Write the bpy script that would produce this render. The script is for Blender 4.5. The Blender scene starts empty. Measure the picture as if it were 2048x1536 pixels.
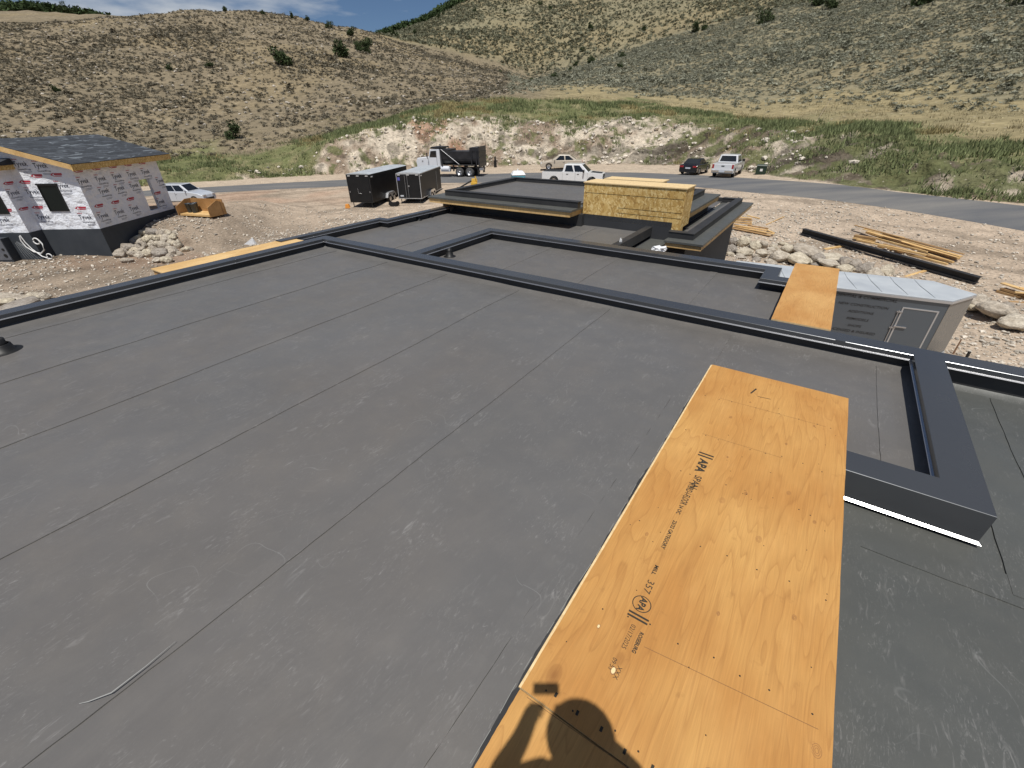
import bpy, bmesh, math, random
import numpy as np
from mathutils import Vector, Matrix, Euler
R=math.radians
# ---------------------------------------------------------------- camera, world, sun
AZ=0.602599791
scene=bpy.context.scene
C=scene.collection
cam=bpy.data.cameras.new('camera'); camo=bpy.data.objects.new('camera',cam); C.objects.link(camo)
CAMZ=2.5
def setup_camera():
    th,ro=0.545341474,-0.0147374051
    r=np.array([[1,0,0],[0,-math.sin(th),-math.cos(th)],[0,math.cos(th),-math.sin(th)]])
    c,s=math.cos(ro),math.sin(ro)
    Rm=np.array([[c,-s,0],[s,c,0],[0,0,1]])@r
    m=Matrix(((Rm[0,0],-Rm[1,0],-Rm[2,0],0),(Rm[0,1],-Rm[1,1],-Rm[2,1],0),(Rm[0,2],-Rm[1,2],-Rm[2,2],CAMZ),(0,0,0,1)))
    camo.matrix_world=m
    cam.sensor_fit='HORIZONTAL'; cam.sensor_width=36; cam.lens=36*879.852645/2048
    cam.clip_start=0.02; cam.clip_end=4000
setup_camera(); scene.camera=camo
SUN_EL=65.8
w=bpy.data.worlds.new("World"); scene.world=w; w.use_nodes=True
nt=w.node_tree; nt.nodes.clear()
def wn(t,**k):
    n=nt.nodes.new(t)
    for a,b in k.items(): setattr(n,a,b)
    return n
sky=wn('ShaderNodeTexSky',sky_type='NISHITA',sun_disc=False,sun_elevation=R(SUN_EL),sun_rotation=R(184.9),altitude=1900,air_density=1.0,dust_density=0.6,ozone_density=1.0)
bg=wn('ShaderNodeBackground'); bg.inputs['Strength'].default_value=0.1
wo=wn('ShaderNodeOutputWorld')
tc=wn('ShaderNodeTexCoord'); mp=wn('ShaderNodeMapping'); mp.inputs['Scale'].default_value=(1.6,1.6,7.0); mp.inputs['Location'].default_value=(.35,.2,.1)
nz=wn('ShaderNodeTexNoise'); nz.inputs['Scale'].default_value=2.1; nz.inputs['Detail'].default_value=7; nz.inputs['Roughness'].default_value=.55
cr=wn('ShaderNodeValToRGB'); cr.color_ramp.elements[0].position=.50; cr.color_ramp.elements[1].position=.66
mx=wn('ShaderNodeMix',data_type='RGBA'); mx.inputs[7].default_value=(5.0,5.35,5.8,1)
mb=wn('ShaderNodeMix',data_type='RGBA',blend_type='MULTIPLY'); mb.inputs[0].default_value=1; mb.inputs[7].default_value=(.42,.485,.57,1)
L=nt.links.new
L(tc.outputs['Generated'],mp.inputs['Vector']); L(mp.outputs['Vector'],nz.inputs['Vector']); L(nz.outputs['Fac'],cr.inputs['Fac'])
L(sky.outputs['Color'],mb.inputs[6]); L(mb.outputs[2],mx.inputs[6]); L(cr.outputs['Color'],mx.inputs[0]); L(mx.outputs[2],bg.inputs['Color']); L(bg.outputs[0],wo.inputs['Surface'])
sl=bpy.data.lights.new('sun','SUN'); sl.energy=4.3; sl.angle=R(.53); sl.color=(1,.965,.90)
so=bpy.data.objects.new('sun',sl); C.objects.link(so)
# light travels along (.085,.99,-2.28)
so.rotation_euler=Vector((.085,.99,-2.28)).to_track_quat('-Z','Y').to_euler()
scene.view_settings.view_transform='Standard'; scene.view_settings.look='None'
scene.view_settings.exposure=0.0; scene.view_settings.gamma=1.0
scene.render.engine='CYCLES'
random.seed(7); rng=np.random.default_rng(7)
# ---------------------------------------------------------------- helpers
class MB:
    """collects geometry, links it as one mesh object"""
    def __init__(s): s.v=[]; s.f=[]; s.sm=[]
    def add(s,vs,fs,smooth=False,mat=None):
        n=len(s.v)
        for p in vs:
            p=Vector(p)
            s.v.append(tuple(mat@p) if mat is not None else tuple(p))
        for f in fs: s.f.append([n+i for i in f]); s.sm.append(smooth)
        return s
    def box(s,x0,x1,y0,y1,z0,z1,mat=None):
        vs=[(x0,y0,z0),(x1,y0,z0),(x1,y1,z0),(x0,y1,z0),(x0,y0,z1),(x1,y0,z1),(x1,y1,z1),(x0,y1,z1)]
        return s.add(vs,[(0,3,2,1),(4,5,6,7),(0,1,5,4),(1,2,6,5),(2,3,7,6),(3,0,4,7)],mat=mat)
    def cbox(s,c,d,rz=0,mat=None):
        m=Matrix.Translation(c)@Matrix.Rotation(rz,4,'Z')
        if mat is not None: m=mat@m
        return s.box(-d[0]/2,d[0]/2,-d[1]/2,d[1]/2,-d[2]/2,d[2]/2,mat=m)
    def hexa(s,b,t,mat=None):
        """b, t: 4 bottom / 4 top points counter-clockwise"""
        return s.add(list(b)+list(t),[(0,3,2,1),(4,5,6,7),(0,1,5,4),(1,2,6,5),(2,3,7,6),(3,0,4,7)],mat=mat)
    def prism(s,poly,a,b,axis='y',mat=None):
        """extrude a 2-D polygon between a and b; axis y: poly=(x,z)"""
        n=len(poly)
        if axis=='y': A=[(p[0],a,p[1]) for p in poly];B=[(p[0],b,p[1]) for p in poly]
        elif axis=='x': A=[(a,p[0],p[1]) for p in poly];B=[(b,p[0],p[1]) for p in poly]
        else: A=[(p[0],p[1],a) for p in poly];B=[(p[0],p[1],b) for p in poly]
        fs=[list(range(n))[::-1],[n+i for i in range(n)]]+[(i,(i+1)%n,n+(i+1)%n,n+i) for i in range(n)]
        return s.add(A+B,fs,mat=mat)
    def cyl(s,p0,p1,r0,r1=None,n=16,caps=True,smooth=True):
        p0=Vector(p0);p1=Vector(p1); r1=r0 if r1 is None else r1
        q=(p1-p0).to_track_quat('Z','Y'); vs=[]
        for p,r in((p0,r0),(p1,r1)):
            for i in range(n):
                a=2*math.pi*i/n; vs.append(p+q@Vector((r*math.cos(a),r*math.sin(a),0)))
        s.add(vs,[(i,(i+1)%n,n+(i+1)%n,n+i) for i in range(n)],smooth)
        if caps: s.add(vs[:n],[list(range(n))[::-1]]); s.add(vs[n:],[list(range(n))])
        return s
    def tube(s,pts,r,n=8):
        pts=[Vector(p) for p in pts]; vs=[]
        for k,p in enumerate(pts):
            d=(pts[min(k+1,len(pts)-1)]-pts[max(k-1,0)]).normalized()
            up=Vector((0,0,1)) if abs(d.z)<.9 else Vector((1,0,0))
            a=d.cross(up).normalized(); b=d.cross(a)
            rr=r[k] if isinstance(r,(list,tuple)) else r
            for i in range(n):
                t=2*math.pi*i/n; vs.append(p+a*rr*math.cos(t)+b*rr*math.sin(t))
        fs=[(k*n+i,k*n+(i+1)%n,(k+1)*n+(i+1)%n,(k+1)*n+i) for k in range(len(pts)-1) for i in range(n)]
        s.add(vs,fs,True); s.add(vs[:n],[list(range(n))]); s.add(vs[-n:],[list(range(n))[::-1]])
        return s
    def lathe(s,prof,n=20,c=(0,0,0),axis='z'):
        vs=[]
        for r,z in prof:
            for i in range(n):
                a=2*math.pi*i/n
                p=(r*math.cos(a),r*math.sin(a),z) if axis=='z' else (r*math.cos(a),z,r*math.sin(a))
                vs.append((p[0]+c[0],p[1]+c[1],p[2]+c[2]))
        fs=[(k*n+i,k*n+(i+1)%n,(k+1)*n+(i+1)%n,(k+1)*n+i) for k in range(len(prof)-1) for i in range(n)]
        return s.add(vs,fs,True)
    def quad(s,a,b,c,d,th=0.0):
        a,b,c,d=map(Vector,(a,b,c,d))
        if th==0: return s.add([a,b,c,d],[(0,1,2,3)])
        nrm=(b-a).cross(d-a).normalized()*th
        return s.hexa([a-nrm,b-nrm,c-nrm,d-nrm],[a,b,c,d])
def link(name,me,mat,parent=None):
    o=bpy.data.objects.new(name,me); C.objects.link(o)
    if mat is not None: me.materials.append(mat)
    if parent is not None: o.parent=parent
    return o
def obj(name,mb,mat,parent=None,bevel=0,seg=2,fix=True,loc=None):
    me=bpy.data.meshes.new(name); me.from_pydata(mb.v,[],mb.f); me.update()
    for p,f in zip(me.polygons,mb.sm): p.use_smooth=f
    if fix:
        bm=bmesh.new(); bm.from_mesh(me); bmesh.ops.recalc_face_normals(bm,faces=bm.faces); bm.to_mesh(me); bm.free()
    o=link(name,me,mat,parent)
    if bevel:
        b=o.modifiers.new('bevel','BEVEL'); b.width=bevel; b.segments=seg; b.limit_method='ANGLE'; b.angle_limit=R(35)
    if loc: o.location=loc
    return o
def tag(o,label=None,cat=None,group=None,kind=None):
    if label: o['label']=label
    if cat: o['category']=cat
    if group: o['group']=group
    if kind: o['kind']=kind
    return o
def thing(name,label,cat,loc=(0,0,0),rz=0,group=None,rot=None):
    o=bpy.data.objects.new(name,None); C.objects.link(o); o.empty_display_size=.2
    o.location=loc; o.rotation_euler=rot if rot is not None else (0,0,rz)
    return tag(o,label,cat,group)
def copy_tree(o,parent=None):
    c=o.copy(); C.objects.link(c); c.parent=parent
    for ch in list(o.children): copy_tree(ch,c)
    return c
def np_mesh(name,V,F,mat,parent=None,smooth=False,col=None,colface=None,extra=None):
    V=np.asarray(V,dtype=np.float32); F=np.asarray(F,dtype=np.int32); k=F.shape[1]
    me=bpy.data.meshes.new(name); me.vertices.add(len(V)); me.vertices.foreach_set('co',V.ravel())
    me.loops.add(F.size); me.loops.foreach_set('vertex_index',F.ravel())
    me.polygons.add(len(F)); me.polygons.foreach_set('loop_start',np.arange(0,F.size,k,dtype=np.int32)); me.polygons.foreach_set('loop_total',np.full(len(F),k,dtype=np.int32))
    me.polygons.foreach_set('use_smooth',np.full(len(F),smooth))
    if col is not None:
        a=me.attributes.new('Col','FLOAT_COLOR','POINT'); cc=np.ones((len(V),4),np.float32); cc[:,:3]=col; a.data.foreach_set('color',cc.ravel())
    if extra is not None:
        a=me.attributes.new('rocky','FLOAT','POINT'); a.data.foreach_set('value',extra.astype(np.float32))
    me.update(calc_edges=True)
    return link(name,me,mat,parent)
# text as mesh, flat in the local XY plane
def text_mb(mb,s,size,mat4,bold=0.0,shear=0,width=1.0,align='CENTER',thick=0.0008):
    cu=bpy.data.curves.new('t','FONT'); cu.body=s; cu.size=size; cu.offset=bold; cu.shear=shear; cu.align_x=align; cu.align_y='CENTER'; cu.resolution_u=3; cu.space_character=1.05
    o=bpy.data.objects.new('t',cu); C.objects.link(o)
    dg=bpy.context.evaluated_depsgraph_get(); me=bpy.data.meshes.new_from_object(o.evaluated_get(dg))
    vs=[(v.co.x*width,v.co.y,0) for v in me.vertices]; fs=[tuple(p.vertices) for p in me.polygons]
    mb.add(vs,fs,mat=mat4)
    bpy.data.objects.remove(o); bpy.data.curves.remove(cu); bpy.data.meshes.remove(me)
# ---------------------------------------------------------------- materials
def mat(name,col=(.5,.5,.5),rough=.6,metal=0,spec=.5,coat=0):
    m=bpy.data.materials.new(name); m.use_nodes=True
    b=m.node_tree.nodes['Principled BSDF']; b.inputs['Base Color'].default_value=(*col,1); b.inputs['Roughness'].default_value=rough
    b.inputs['Metallic'].default_value=metal; b.inputs['Specular IOR Level'].default_value=spec; b.inputs['Coat Weight'].default_value=coat
    return m
class NT:
    def __init__(s,m): s.m=m; s.t=m.node_tree; s.b=s.t.nodes['Principled BSDF']; s._tc=None
    def n(s,t,**k):
        x=s.t.nodes.new(t)
        for a,b in k.items(): setattr(x,a,b)
        return x
    def l(s,a,b): s.t.links.new(a,b)
    def co(s,scale=(1,1,1),rot=(0,0,0),out='Object'):
        if s._tc is None: s._tc=s.n('ShaderNodeTexCoord')
        m=s.n('ShaderNodeMapping'); m.inputs['Scale'].default_value=scale; m.inputs['Rotation'].default_value=rot
        s.l(s._tc.outputs[out],m.inputs['Vector']); return m.outputs[0]
    def noise(s,v,scale,detail=4,rough=.55,dist=0):
        x=s.n('ShaderNodeTexNoise'); x.inputs['Scale'].default_value=scale; x.inputs['Detail'].default_value=detail; x.inputs['Roughness'].default_value=rough; x.inputs['Distortion'].default_value=dist
        s.l(v,x.inputs['Vector']); return x.outputs['Fac']
    def vor(s,v,scale,feature='F1',out='Distance'):
        x=s.n('ShaderNodeTexVoronoi',feature=feature); x.inputs['Scale'].default_value=scale; s.l(v,x.inputs['Vector']); return x.outputs[out]
    def ramp(s,f,stops):
        x=s.n('ShaderNodeValToRGB'); e=x.color_ramp.elements
        while len(e)<len(stops): e.new(.5)
        for i,(p,c) in enumerate(stops):
            e[i].position=p; e[i].color=(*c,1) if isinstance(c,(tuple,list)) else (c,c,c,1)
        s.l(f,x.inputs['Fac']); return x.outputs['Color']
    def mix(s,f,a,b,bt='MIX'):
        x=s.n('ShaderNodeMix',data_type='RGBA',blend_type=bt)
        for i,q in ((0,f),(6,a),(7,b)):
            if isinstance(q,(int,float)): x.inputs[i].default_value=q if i==0 else (q,q,q,1)
            elif isinstance(q,tuple): x.inputs[i].default_value=(*q,1)
            else: s.l(q,x.inputs[i])
        return x.outputs[2]
    def math(s,op,a,b=0.0,c=0.0):
        x=s.n('ShaderNodeMath',operation=op)
        for i,q in enumerate((a,b,c)):
            if isinstance(q,(int,float)): x.inputs[i].default_value=q
            else: s.l(q,x.inputs[i])
        return x.outputs[0]
    def attr(s,name,out='Color'):
        x=s.n('ShaderNodeAttribute',attribute_name=name); return x.outputs[out]
    def col(s,c): s.l(c,s.b.inputs['Base Color'])
    def rough(s,c): s.l(c,s.b.inputs['Roughness'])
    def bump(s,h,strength=.3,dist=.02,prev=None):
        x=s.n('ShaderNodeBump'); x.inputs['Strength'].default_value=strength; x.inputs['Distance'].default_value=dist; s.l(h,x.inputs['Height'])
        if prev is not None: s.l(prev,x.inputs['Normal'])
        s.l(x.outputs[0],s.b.inputs['Normal']); return x.outputs[0]
def simple_noise_mat(name,c1,c2,scale,rough=.7,spec=.3,bump=.2,dist=.01,detail=5,metal=0,sc=(1,1,1)):
    m=mat(name,c1,rough,metal,spec); t=NT(m); f=t.noise(t.co(sc),scale,detail)
    t.col(t.mix(t.ramp(f,[(.3,0),(.7,1)]),c1,c2)); t.bump(f,bump,dist); return m
# ---------------------------------------------------------------- terrain (a height field; distances in metres round the site)
LN= [(-37.01, 63.7, -4.22), (-32.93, 61.8, -4.18), (-21.52, 58.0, -4.0), (-9.33, 55.3, -3.78), (4.88, 49.3, -3.41), (14.16, 48.5, -3.17), (26.95, 44.2, -3.12), (40.13, 41.4, -3.26), (48.71, 39.4, -3.48)]
LF= [(-35.64, 69.3, -4.21), (-32.75, 67.8, -4.18), (-21.37, 64.5, -4.0), (-9.25, 62.5, -3.78), (4.84, 60.1, -3.4), (14.02, 57.9, -3.16), (27.58, 51.7, -2.85), (39.6, 46.8, -2.79), (47.93, 45.3, -2.89)]
L3= [(-35.52, 73.9, -4.21), (-25.27, 72.3, -4.07), (-20.21, 71.0, -3.98), (-14.82, 70.3, -3.88), (-9.18, 70.1, -3.78), (-1.62, 69.2, -3.58), (4.23, 70.2, -3.42), (19.84, 66.2, -3.0), (26.48, 57.6, -2.87), (29.39, 53.3, -2.81), (35.61, 48.2, -2.73), (43.18, 46.2, -2.83), (47.87, 45.9, -2.85)]
L4= [(-45.86, 78, -1.3), (-34.86, 78, -3.56), (-25.0, 77, -3.1), (-20.7, 76, -1.17), (-17.36, 77, 0.57), (-14.11, 77, 1.44), (-10.26, 77, 2.44), (-0.91, 79, 2.14), (9.66, 78, 1.32), (15.48, 78, 2.0), (20.69, 74, 0.96), (25.43, 70, 1.28), (30.85, 66, 0.74), (34.91, 62, 0.73), (38.15, 58, 0.06), (42.06, 54, -0.96), (46.91, 52, -1.47)]
L5= [(-45.63, 88, -0.98), (-34.74, 86, -1.99), (-27.37, 85, -1.26), (-20.41, 84, 0.36), (-13.99, 86, 2.36), (-7.4, 90, 4.78), (-0.85, 92, 5.46), (8.93, 92, 4.86), (15.27, 90, 4.14), (25.3, 84, 1.81), (33.84, 76, 1.56), (37.61, 72, 1.38), (41.17, 66, 0.95), (45.88, 62, 0.43)]
L6= [(-44.65, 115, 2.45), (-34.7, 115, 3.27), (-26.31, 115, 4.77), (-16.74, 115, 5.99), (-10.56, 118, 6.2), (-7.36, 125, 6.46), (-3.0, 130, 8.07), (2.42, 135, 9.19), (9.87, 135, 9.3), (15.13, 130, 7.09), (24.85, 125, 5.48), (31.11, 120, 6.08), (36.83, 110, 5.06), (44.74, 95, 3.83)]
L7= [(-41.8, 235, 29.09), (-40.06, 235, 29.81), (-37.6, 235, 30.87), (-35.5, 235, 33.1), (-31.98, 238, 35.41), (-28.18, 240, 37.49), (-24.2, 240, 38.05), (-20.02, 238, 36.61), (-15.63, 235, 33.03), (-12.84, 235, 31.01), (-5.97, 240, 25.63), (-0.79, 245, 20.48), (2.41, 250, 16.64), (13.13, 265, 28.75), (19.96, 265, 35.47), (25.3, 260, 39.0), (32.61, 255, 40.48), (41.31, 240, 40.28)]
L8= [(-41.45, 420, 55.81), (-39.7, 420, 57.46), (-37.06, 420, 57.41), (-35.57, 420, 55.99), (-32.38, 420, 52.31), (-28.62, 420, 53.89), (-20.41, 420, 51.02), (-13.88, 430, 51.85), (-12.84, 440, 56.18), (-8.21, 480, 73.12), (-4.6, 520, 93.19), (-0.6, 540, 107.17), (9.06, 560, 119.26), (24.38, 580, 118.96), (40.48, 580, 113.91)]

LINES=[LN,LF,L3,L4,L5,L6,L7,L8]
LINES=[np.array(l) for l in LINES]
def sm(t):
    t=np.clip(t,0,1); return t*t*(3-2*t)
def G(x,y):
    x=np.asarray(x,float); y=np.asarray(y,float)
    r=np.hypot(x,y); a=np.degrees(np.arctan2(x,y))
    Q=np.interp(a,[-180,-45,-30,-10,5,20,35,60,180],[0,.3,.45,.8,1.2,1.6,1.9,1.9,0])
    z=-4.6+Q*sm((r-26)/24)
    return z+1.15*sm((y-28)/3.5)*sm((-17-x)/4)*sm((44-y)/6)
def hsh(ix,iy,s):
    h=(ix*374761393+iy*668265263+s*974634777)&0x7fffffff
    h=((h^(h>>13))*1274126177)&0x7fffffff
    return ((h^(h>>16))&0xffff)/65535.0
def vnoise(x,y,s=0):
    ix=np.floor(x).astype(np.int64); iy=np.floor(y).astype(np.int64); fx=x-ix; fy=y-iy
    fx=fx*fx*(3-2*fx); fy=fy*fy*(3-2*fy)
    a=hsh(ix,iy,s);b=hsh(ix+1,iy,s);c=hsh(ix,iy+1,s);d=hsh(ix+1,iy+1,s)
    return (a*(1-fx)+b*fx)*(1-fy)+(c*(1-fx)+d*fx)*fy
def fbm(x,y,scale,oct=4,s=0,g=.5):
    t=0;amp=1;n=0
    for o in range(oct):
        t=t+amp*vnoise(x/scale*2**o+17.3*o,y/scale*2**o+9.1*o,s+o); n+=amp; amp*=g
    return t/n
def lines_at(a):
    rs=[np.interp(a,l[:,0],l[:,1]) for l in LINES]; zs=[np.interp(a,l[:,0],l[:,2]) for l in LINES]
    return np.array(rs),np.array(zs)
def H(x,y,detail=True,ret_k=False):
    x=np.asarray(x,float); y=np.asarray(y,float)
    r=np.hypot(x,y); a=np.degrees(np.arctan2(x,y))
    rs,zs=lines_at(a)
    zs=zs.copy(); back=sm((np.abs(a)-80)/50)
    z=G(x,y)
    k=np.zeros_like(r)
    zl=zs[2]
    # z at the foot line follows G
    ang=np.radians(a); zl=G(np.sin(ang)*rs[2],np.cos(ang)*rs[2])
    prevr,prevz=rs[2],zl
    for i in range(3,8):
        t=(r-prevr)/np.maximum(rs[i]-prevr,1e-3); msk=(t>0)
        tt=np.clip(t,0,1)
        if i==3: te=.5*tt+.5*sm(tt)
        elif i==6 : te=tt
        else: te=tt
        zz=prevz+(zs[i]-prevz)*te
        z=np.where(msk,zz,z); k=np.where(msk,i-1+tt,k)
        prevr,prevz=rs[i],zs[i]
    far=r>rs[7]; z=np.where(far,zs[7]-(r-rs[7])*.15,z)
    k=np.where(r<=rs[2],np.where(r<rs[0],0,np.where(r<rs[1],1,1.5)),k)
    z=z*(1-back)+back*(-4.6)
    if detail:
        d=np.clip((r-22)/40,0,1)
        n=(fbm(x,y,2.2,3,5)-.5)*.16+(fbm(x,y,7,2,11)-.5)*.25*d
        edge=sm((r-rs[0]+1.2)/1.0)*sm((rs[1]+1.2-r)/1.0); n=n*(1-edge); on=(r>rs[0]+.15)&(r<rs[1]-.15)
        n=np.where(on,-.05,n)
        bank=sm((k-2)/.25)*sm((3.35-k)/.5)
        rid=1-np.abs(2*fbm(x,y,3.2,4,21)-1)*1.0
        n=n+bank*((fbm(x,y,4.5,4,31,.6)-.5)*2.4+(rid-.7)*.9)
        hill=sm((k-3.2)/1.2)
        n=n+hill*((fbm(x,y,28,4,41)-.5)*3.2*np.clip((r-80)/120,0,1)+(fbm(x,y,5,3,51)-.5)*.7)
        rough7=sm((k-5.2)/.8)*sm((6.8-k)/.5)
        z=z+n*(1-back)
    if ret_k: return z,k
    return z
def terrain_grid():
    az=np.concatenate([np.arange(-180,-56,3.0),np.arange(-56,-48.5,.5),np.arange(-48.5,50,.14),np.arange(50,58,.5),np.arange(58,180.1,3.0)])
    rs,_=lines_at(az)
    bands=[(None,14,3,8),(14,27,0,26),(27,0,0,60),(0,1,0,12),(1,2,0,14),(2,3,0,52),(3,4,0,40),(4,5,0,46),(5,6,0,130),(6,7,0,90)]
    rows=[np.full(len(az),.05)]
    def lr(i): return rs[i]
    rows+= [np.full(len(az),v) for v in np.linspace(.05,14,8)[1:]]
    rows+= [np.full(len(az),v) for v in np.linspace(14,27,30)[1:]]
    cur=np.full(len(az),27.0); seps=[]
    for i,n in ((0,56),(1,10),(2,14),(3,56),(4,40),(5,44),(6,130),(7,90)):
        nx=rs[i]
        for t in np.linspace(0,1,n+1)[1:]: rows.append(cur+(nx-cur)*t)
        seps.append(len(rows)-1); cur=nx
    for v in (20,60,140,300,800,1800): rows.append(cur+v)
    return az,np.array(rows),seps
az_,rows_,seps_=terrain_grid()
A_=np.radians(az_)[None,:]
X_=rows_*np.sin(A_); Y_=rows_*np.cos(A_)
Z_,K_=H(X_,Y_,True,True)
def lerp3(a,b,t): return np.array(a)*(1-t[...,None])+np.array(b)*t[...,None]
def terrain_color(x,y,k,a):
    r=np.hypot(x,y)
    dirt=lerp3((.48,.39,.30),(.40,.315,.235),fbm(x,y,6,4,61))
    dirt=dirt*(.82+.36*fbm(x,y,.9,3,62))[...,None]
    rut=fbm(np.degrees(np.arctan2(x,y))/9+0*x,r*1.3,1.0,3,67); dirt=dirt*(1-.30*sm((rut-.55)/.1)*sm((r-24)/6))[...,None]
    red=sm((fbm(x,y,9,3,63)-.62)/.12); dirt=dirt*(1-red[...,None]*.35)+np.array((.40,.23,.15))*red[...,None]*.35
    brown=sm((-9-x)/8)*sm((40-y)/8)
    dirt=dirt*(1-.52*brown*(.4+.6*fbm(x,y,2.5,3,66)))[...,None]
    # packed pale shoulder beyond the road
    sh=(k>=1.4)*(k<=2.0); pale=np.array((.50,.41,.31)); dirt=np.where(sh[...,None],dirt*.3+pale*.7,dirt)
    n1=fbm(x,y,3,4,71,.6); n2=fbm(x,y,1.1,3,72); n3=fbm(x,y,11,3,73)
    rock=lerp3((.34,.26,.19),(.66,.57,.45),sm((n1-.34)/.26))
    red2=sm((n3-.56)/.08)*sm((5-a)/6); rock=rock*(1-.7*red2[...,None])+np.array((.42,.22,.13))*.7*red2[...,None]
    dk=sm((fbm(x*.35,y,3.5,3,74)-.58)/.06)*sm((a-10)/8); rock=rock*(1-dk[...,None]*.75)
    strata=sm((fbm(x*.12+40,np.hypot(x,y)*1.6,1.6,3,76)-.56)/.07)*sm((a+2)/10); rock=rock*(1-.5*strata[...,None]); crk=sm((fbm(x,y,1.0,3,77)-.60)/.06); rock=rock*(1-.45*crk[...,None])
    brn=sm((a-13)/12)*(.35+.65*sm((fbm(x,y,5,4,75)-.40)/.15)); rock=rock*(1-.66*brn[...,None])+np.array((.185,.150,.105))*.66*brn[...,None]
    rock=rock*(1-.10)
    weed=sm((n2-.60+.16*sm((a-14)/10)+.20*sm((-18-a)/6)+.10*sm((a-33)/6))/.1)*.85
    grn=lerp3((.10,.125,.05),(.16,.16,.07),n2)
    rock=rock*(1-weed[...,None])+grn*weed[...,None]
    green=lerp3((.16,.17,.075),(.25,.225,.12),sm((n1-.35)/.3))
    gold=lerp3((.34,.275,.15),(.25,.215,.125),fbm(x,y*2.2,6,4,81)); 
    tan=lerp3((.195,.162,.108),(.26,.21,.14),fbm(x,y,14,4,82)); 
    sage=lerp3((.205,.185,.12),(.265,.23,.145),fbm(x,y,20,3,83))
    gy=sm((fbm(x,y,26,3,84)-.55)/.12); 
    righth=sm((a-1)/6)
    hill=tan*(1-righth)[...,None]+sage*righth[...,None]
    back=sm((k-6.0)/.12)*(1-sm((-13-a)/2)); bk=lerp3((.205,.19,.12),(.27,.23,.14),fbm(x,y,40,3,85)); 
    bg_=sm((fbm(x,y,60,3,86)-.52)/.1); bk=bk*(1-.5*bg_[...,None])+np.array((.28,.23,.13))*.5*bg_[...,None]
    hill=hill*(1-back)[...,None]+bk*back[...,None]
    hill=hill*(1-.35*gy[...,None])+np.array((.29,.225,.125))*.35*gy[...,None]
    c=dirt
    e=lambda k0,w: sm((k-k0+(fbm(x,y,2,3,90)-.5)*w*1.5)/w+.5)[...,None]
    c=c*(1-e(2.02,.06))+rock*e(2.02,.06)
    kk=3.0+.35*sm((-19-a)/4)*-3
    eg=sm((k-(3.02-1.0*sm((-19-a)/4))+(fbm(x,y,3,3,91)-.5)*.6)/.3+.5)[...,None]
    c=c*(1-eg)+green*eg
    mid=gold*righth[...,None]+tan*(1-righth)[...,None]
    e3=sm((k-4.0+(fbm(x,y,8,3,92)-.5)*.9)/.25+.5)[...,None]
    c=c*(1-e3)+mid*e3
    e4=sm((k-4.95+(fbm(x,y,10,3,93)-.5)*.5)/.2+.5)[...,None]
    c=c*(1-e4)+hill*e4
    return c
COL_=terrain_color(X_,Y_,K_,np.broadcast_to(az_[None,:],X_.shape))
def terrain_part(name,i0,i1,m,closeCentre=False):
    n=i1-i0+1; na=len(az_)
    V=np.stack([X_[i0:i1+1],Y_[i0:i1+1],Z_[i0:i1+1]],-1).reshape(-1,3); col=COL_[i0:i1+1].reshape(-1,3); rk=(np.clip(K_[i0:i1+1]-1.9,0,1)*(K_[i0:i1+1]<3.6)).ravel()
    ii,jj=np.meshgrid(np.arange(n-1),np.arange(na-1),indexing='ij'); b=ii*na+jj
    F=np.stack([b,b+1,b+na+1,b+na],-1).reshape(-1,4)[:,::-1]
    if closeCentre:
        V=np.vstack([V,[[0,0,-4.6]]]); col=np.vstack([col,col[:1]]); rk=np.append(rk,0); c=len(V)-1
        cf=np.array([[c,j+1,j,j] for j in range(na-1)])
        me_o=np_mesh(name,V,F,m,smooth=True,col=col,extra=rk)
        return me_o
    return np_mesh(name,V,F,m,smooth=True,col=col,extra=rk)
def ground_mat(name,fine,bumpd,clods=True):
    m=mat(name,(.3,.25,.18),.95,0,.15); t=NT(m); c=t.attr('Col'); o=t.co()
    f1=t.noise(o,fine,6,.65); f2=t.noise(o,fine*.17,4,.6); v=t.vor(o,fine*.9)
    c=t.mix(1.0,c,t.ramp(f1,[(.28,.62),(.5,1.0),(.72,1.32)]),'MULTIPLY')
    c=t.mix(.8,c,t.ramp(f2,[(.3,.8),(.7,1.15)]),'MULTIPLY')
    if clods: c=t.mix(t.ramp(v,[(.0,1),(.16,0)]),c,(.55,.49,.40))
    t.col(c); b=t.bump(f1,.9,bumpd); t.bump(f2,.8,bumpd*4,b)
    return m
M_ground=ground_mat('gravelly_dirt',7.0,.05)
M_bank=ground_mat('pale_rock_cut',2.2,.35)
M_hill=ground_mat('dry_hillside',.9,.4)
g=terrain_part('ground',0,seps_[2],M_ground); tag(g,kind='structure')
g=terrain_part('rocky_bank',seps_[2],seps_[4],M_bank); tag(g,kind='structure')
g=terrain_part('hillside',seps_[4],len(rows_)-1,M_hill); tag(g,kind='structure')
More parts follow.
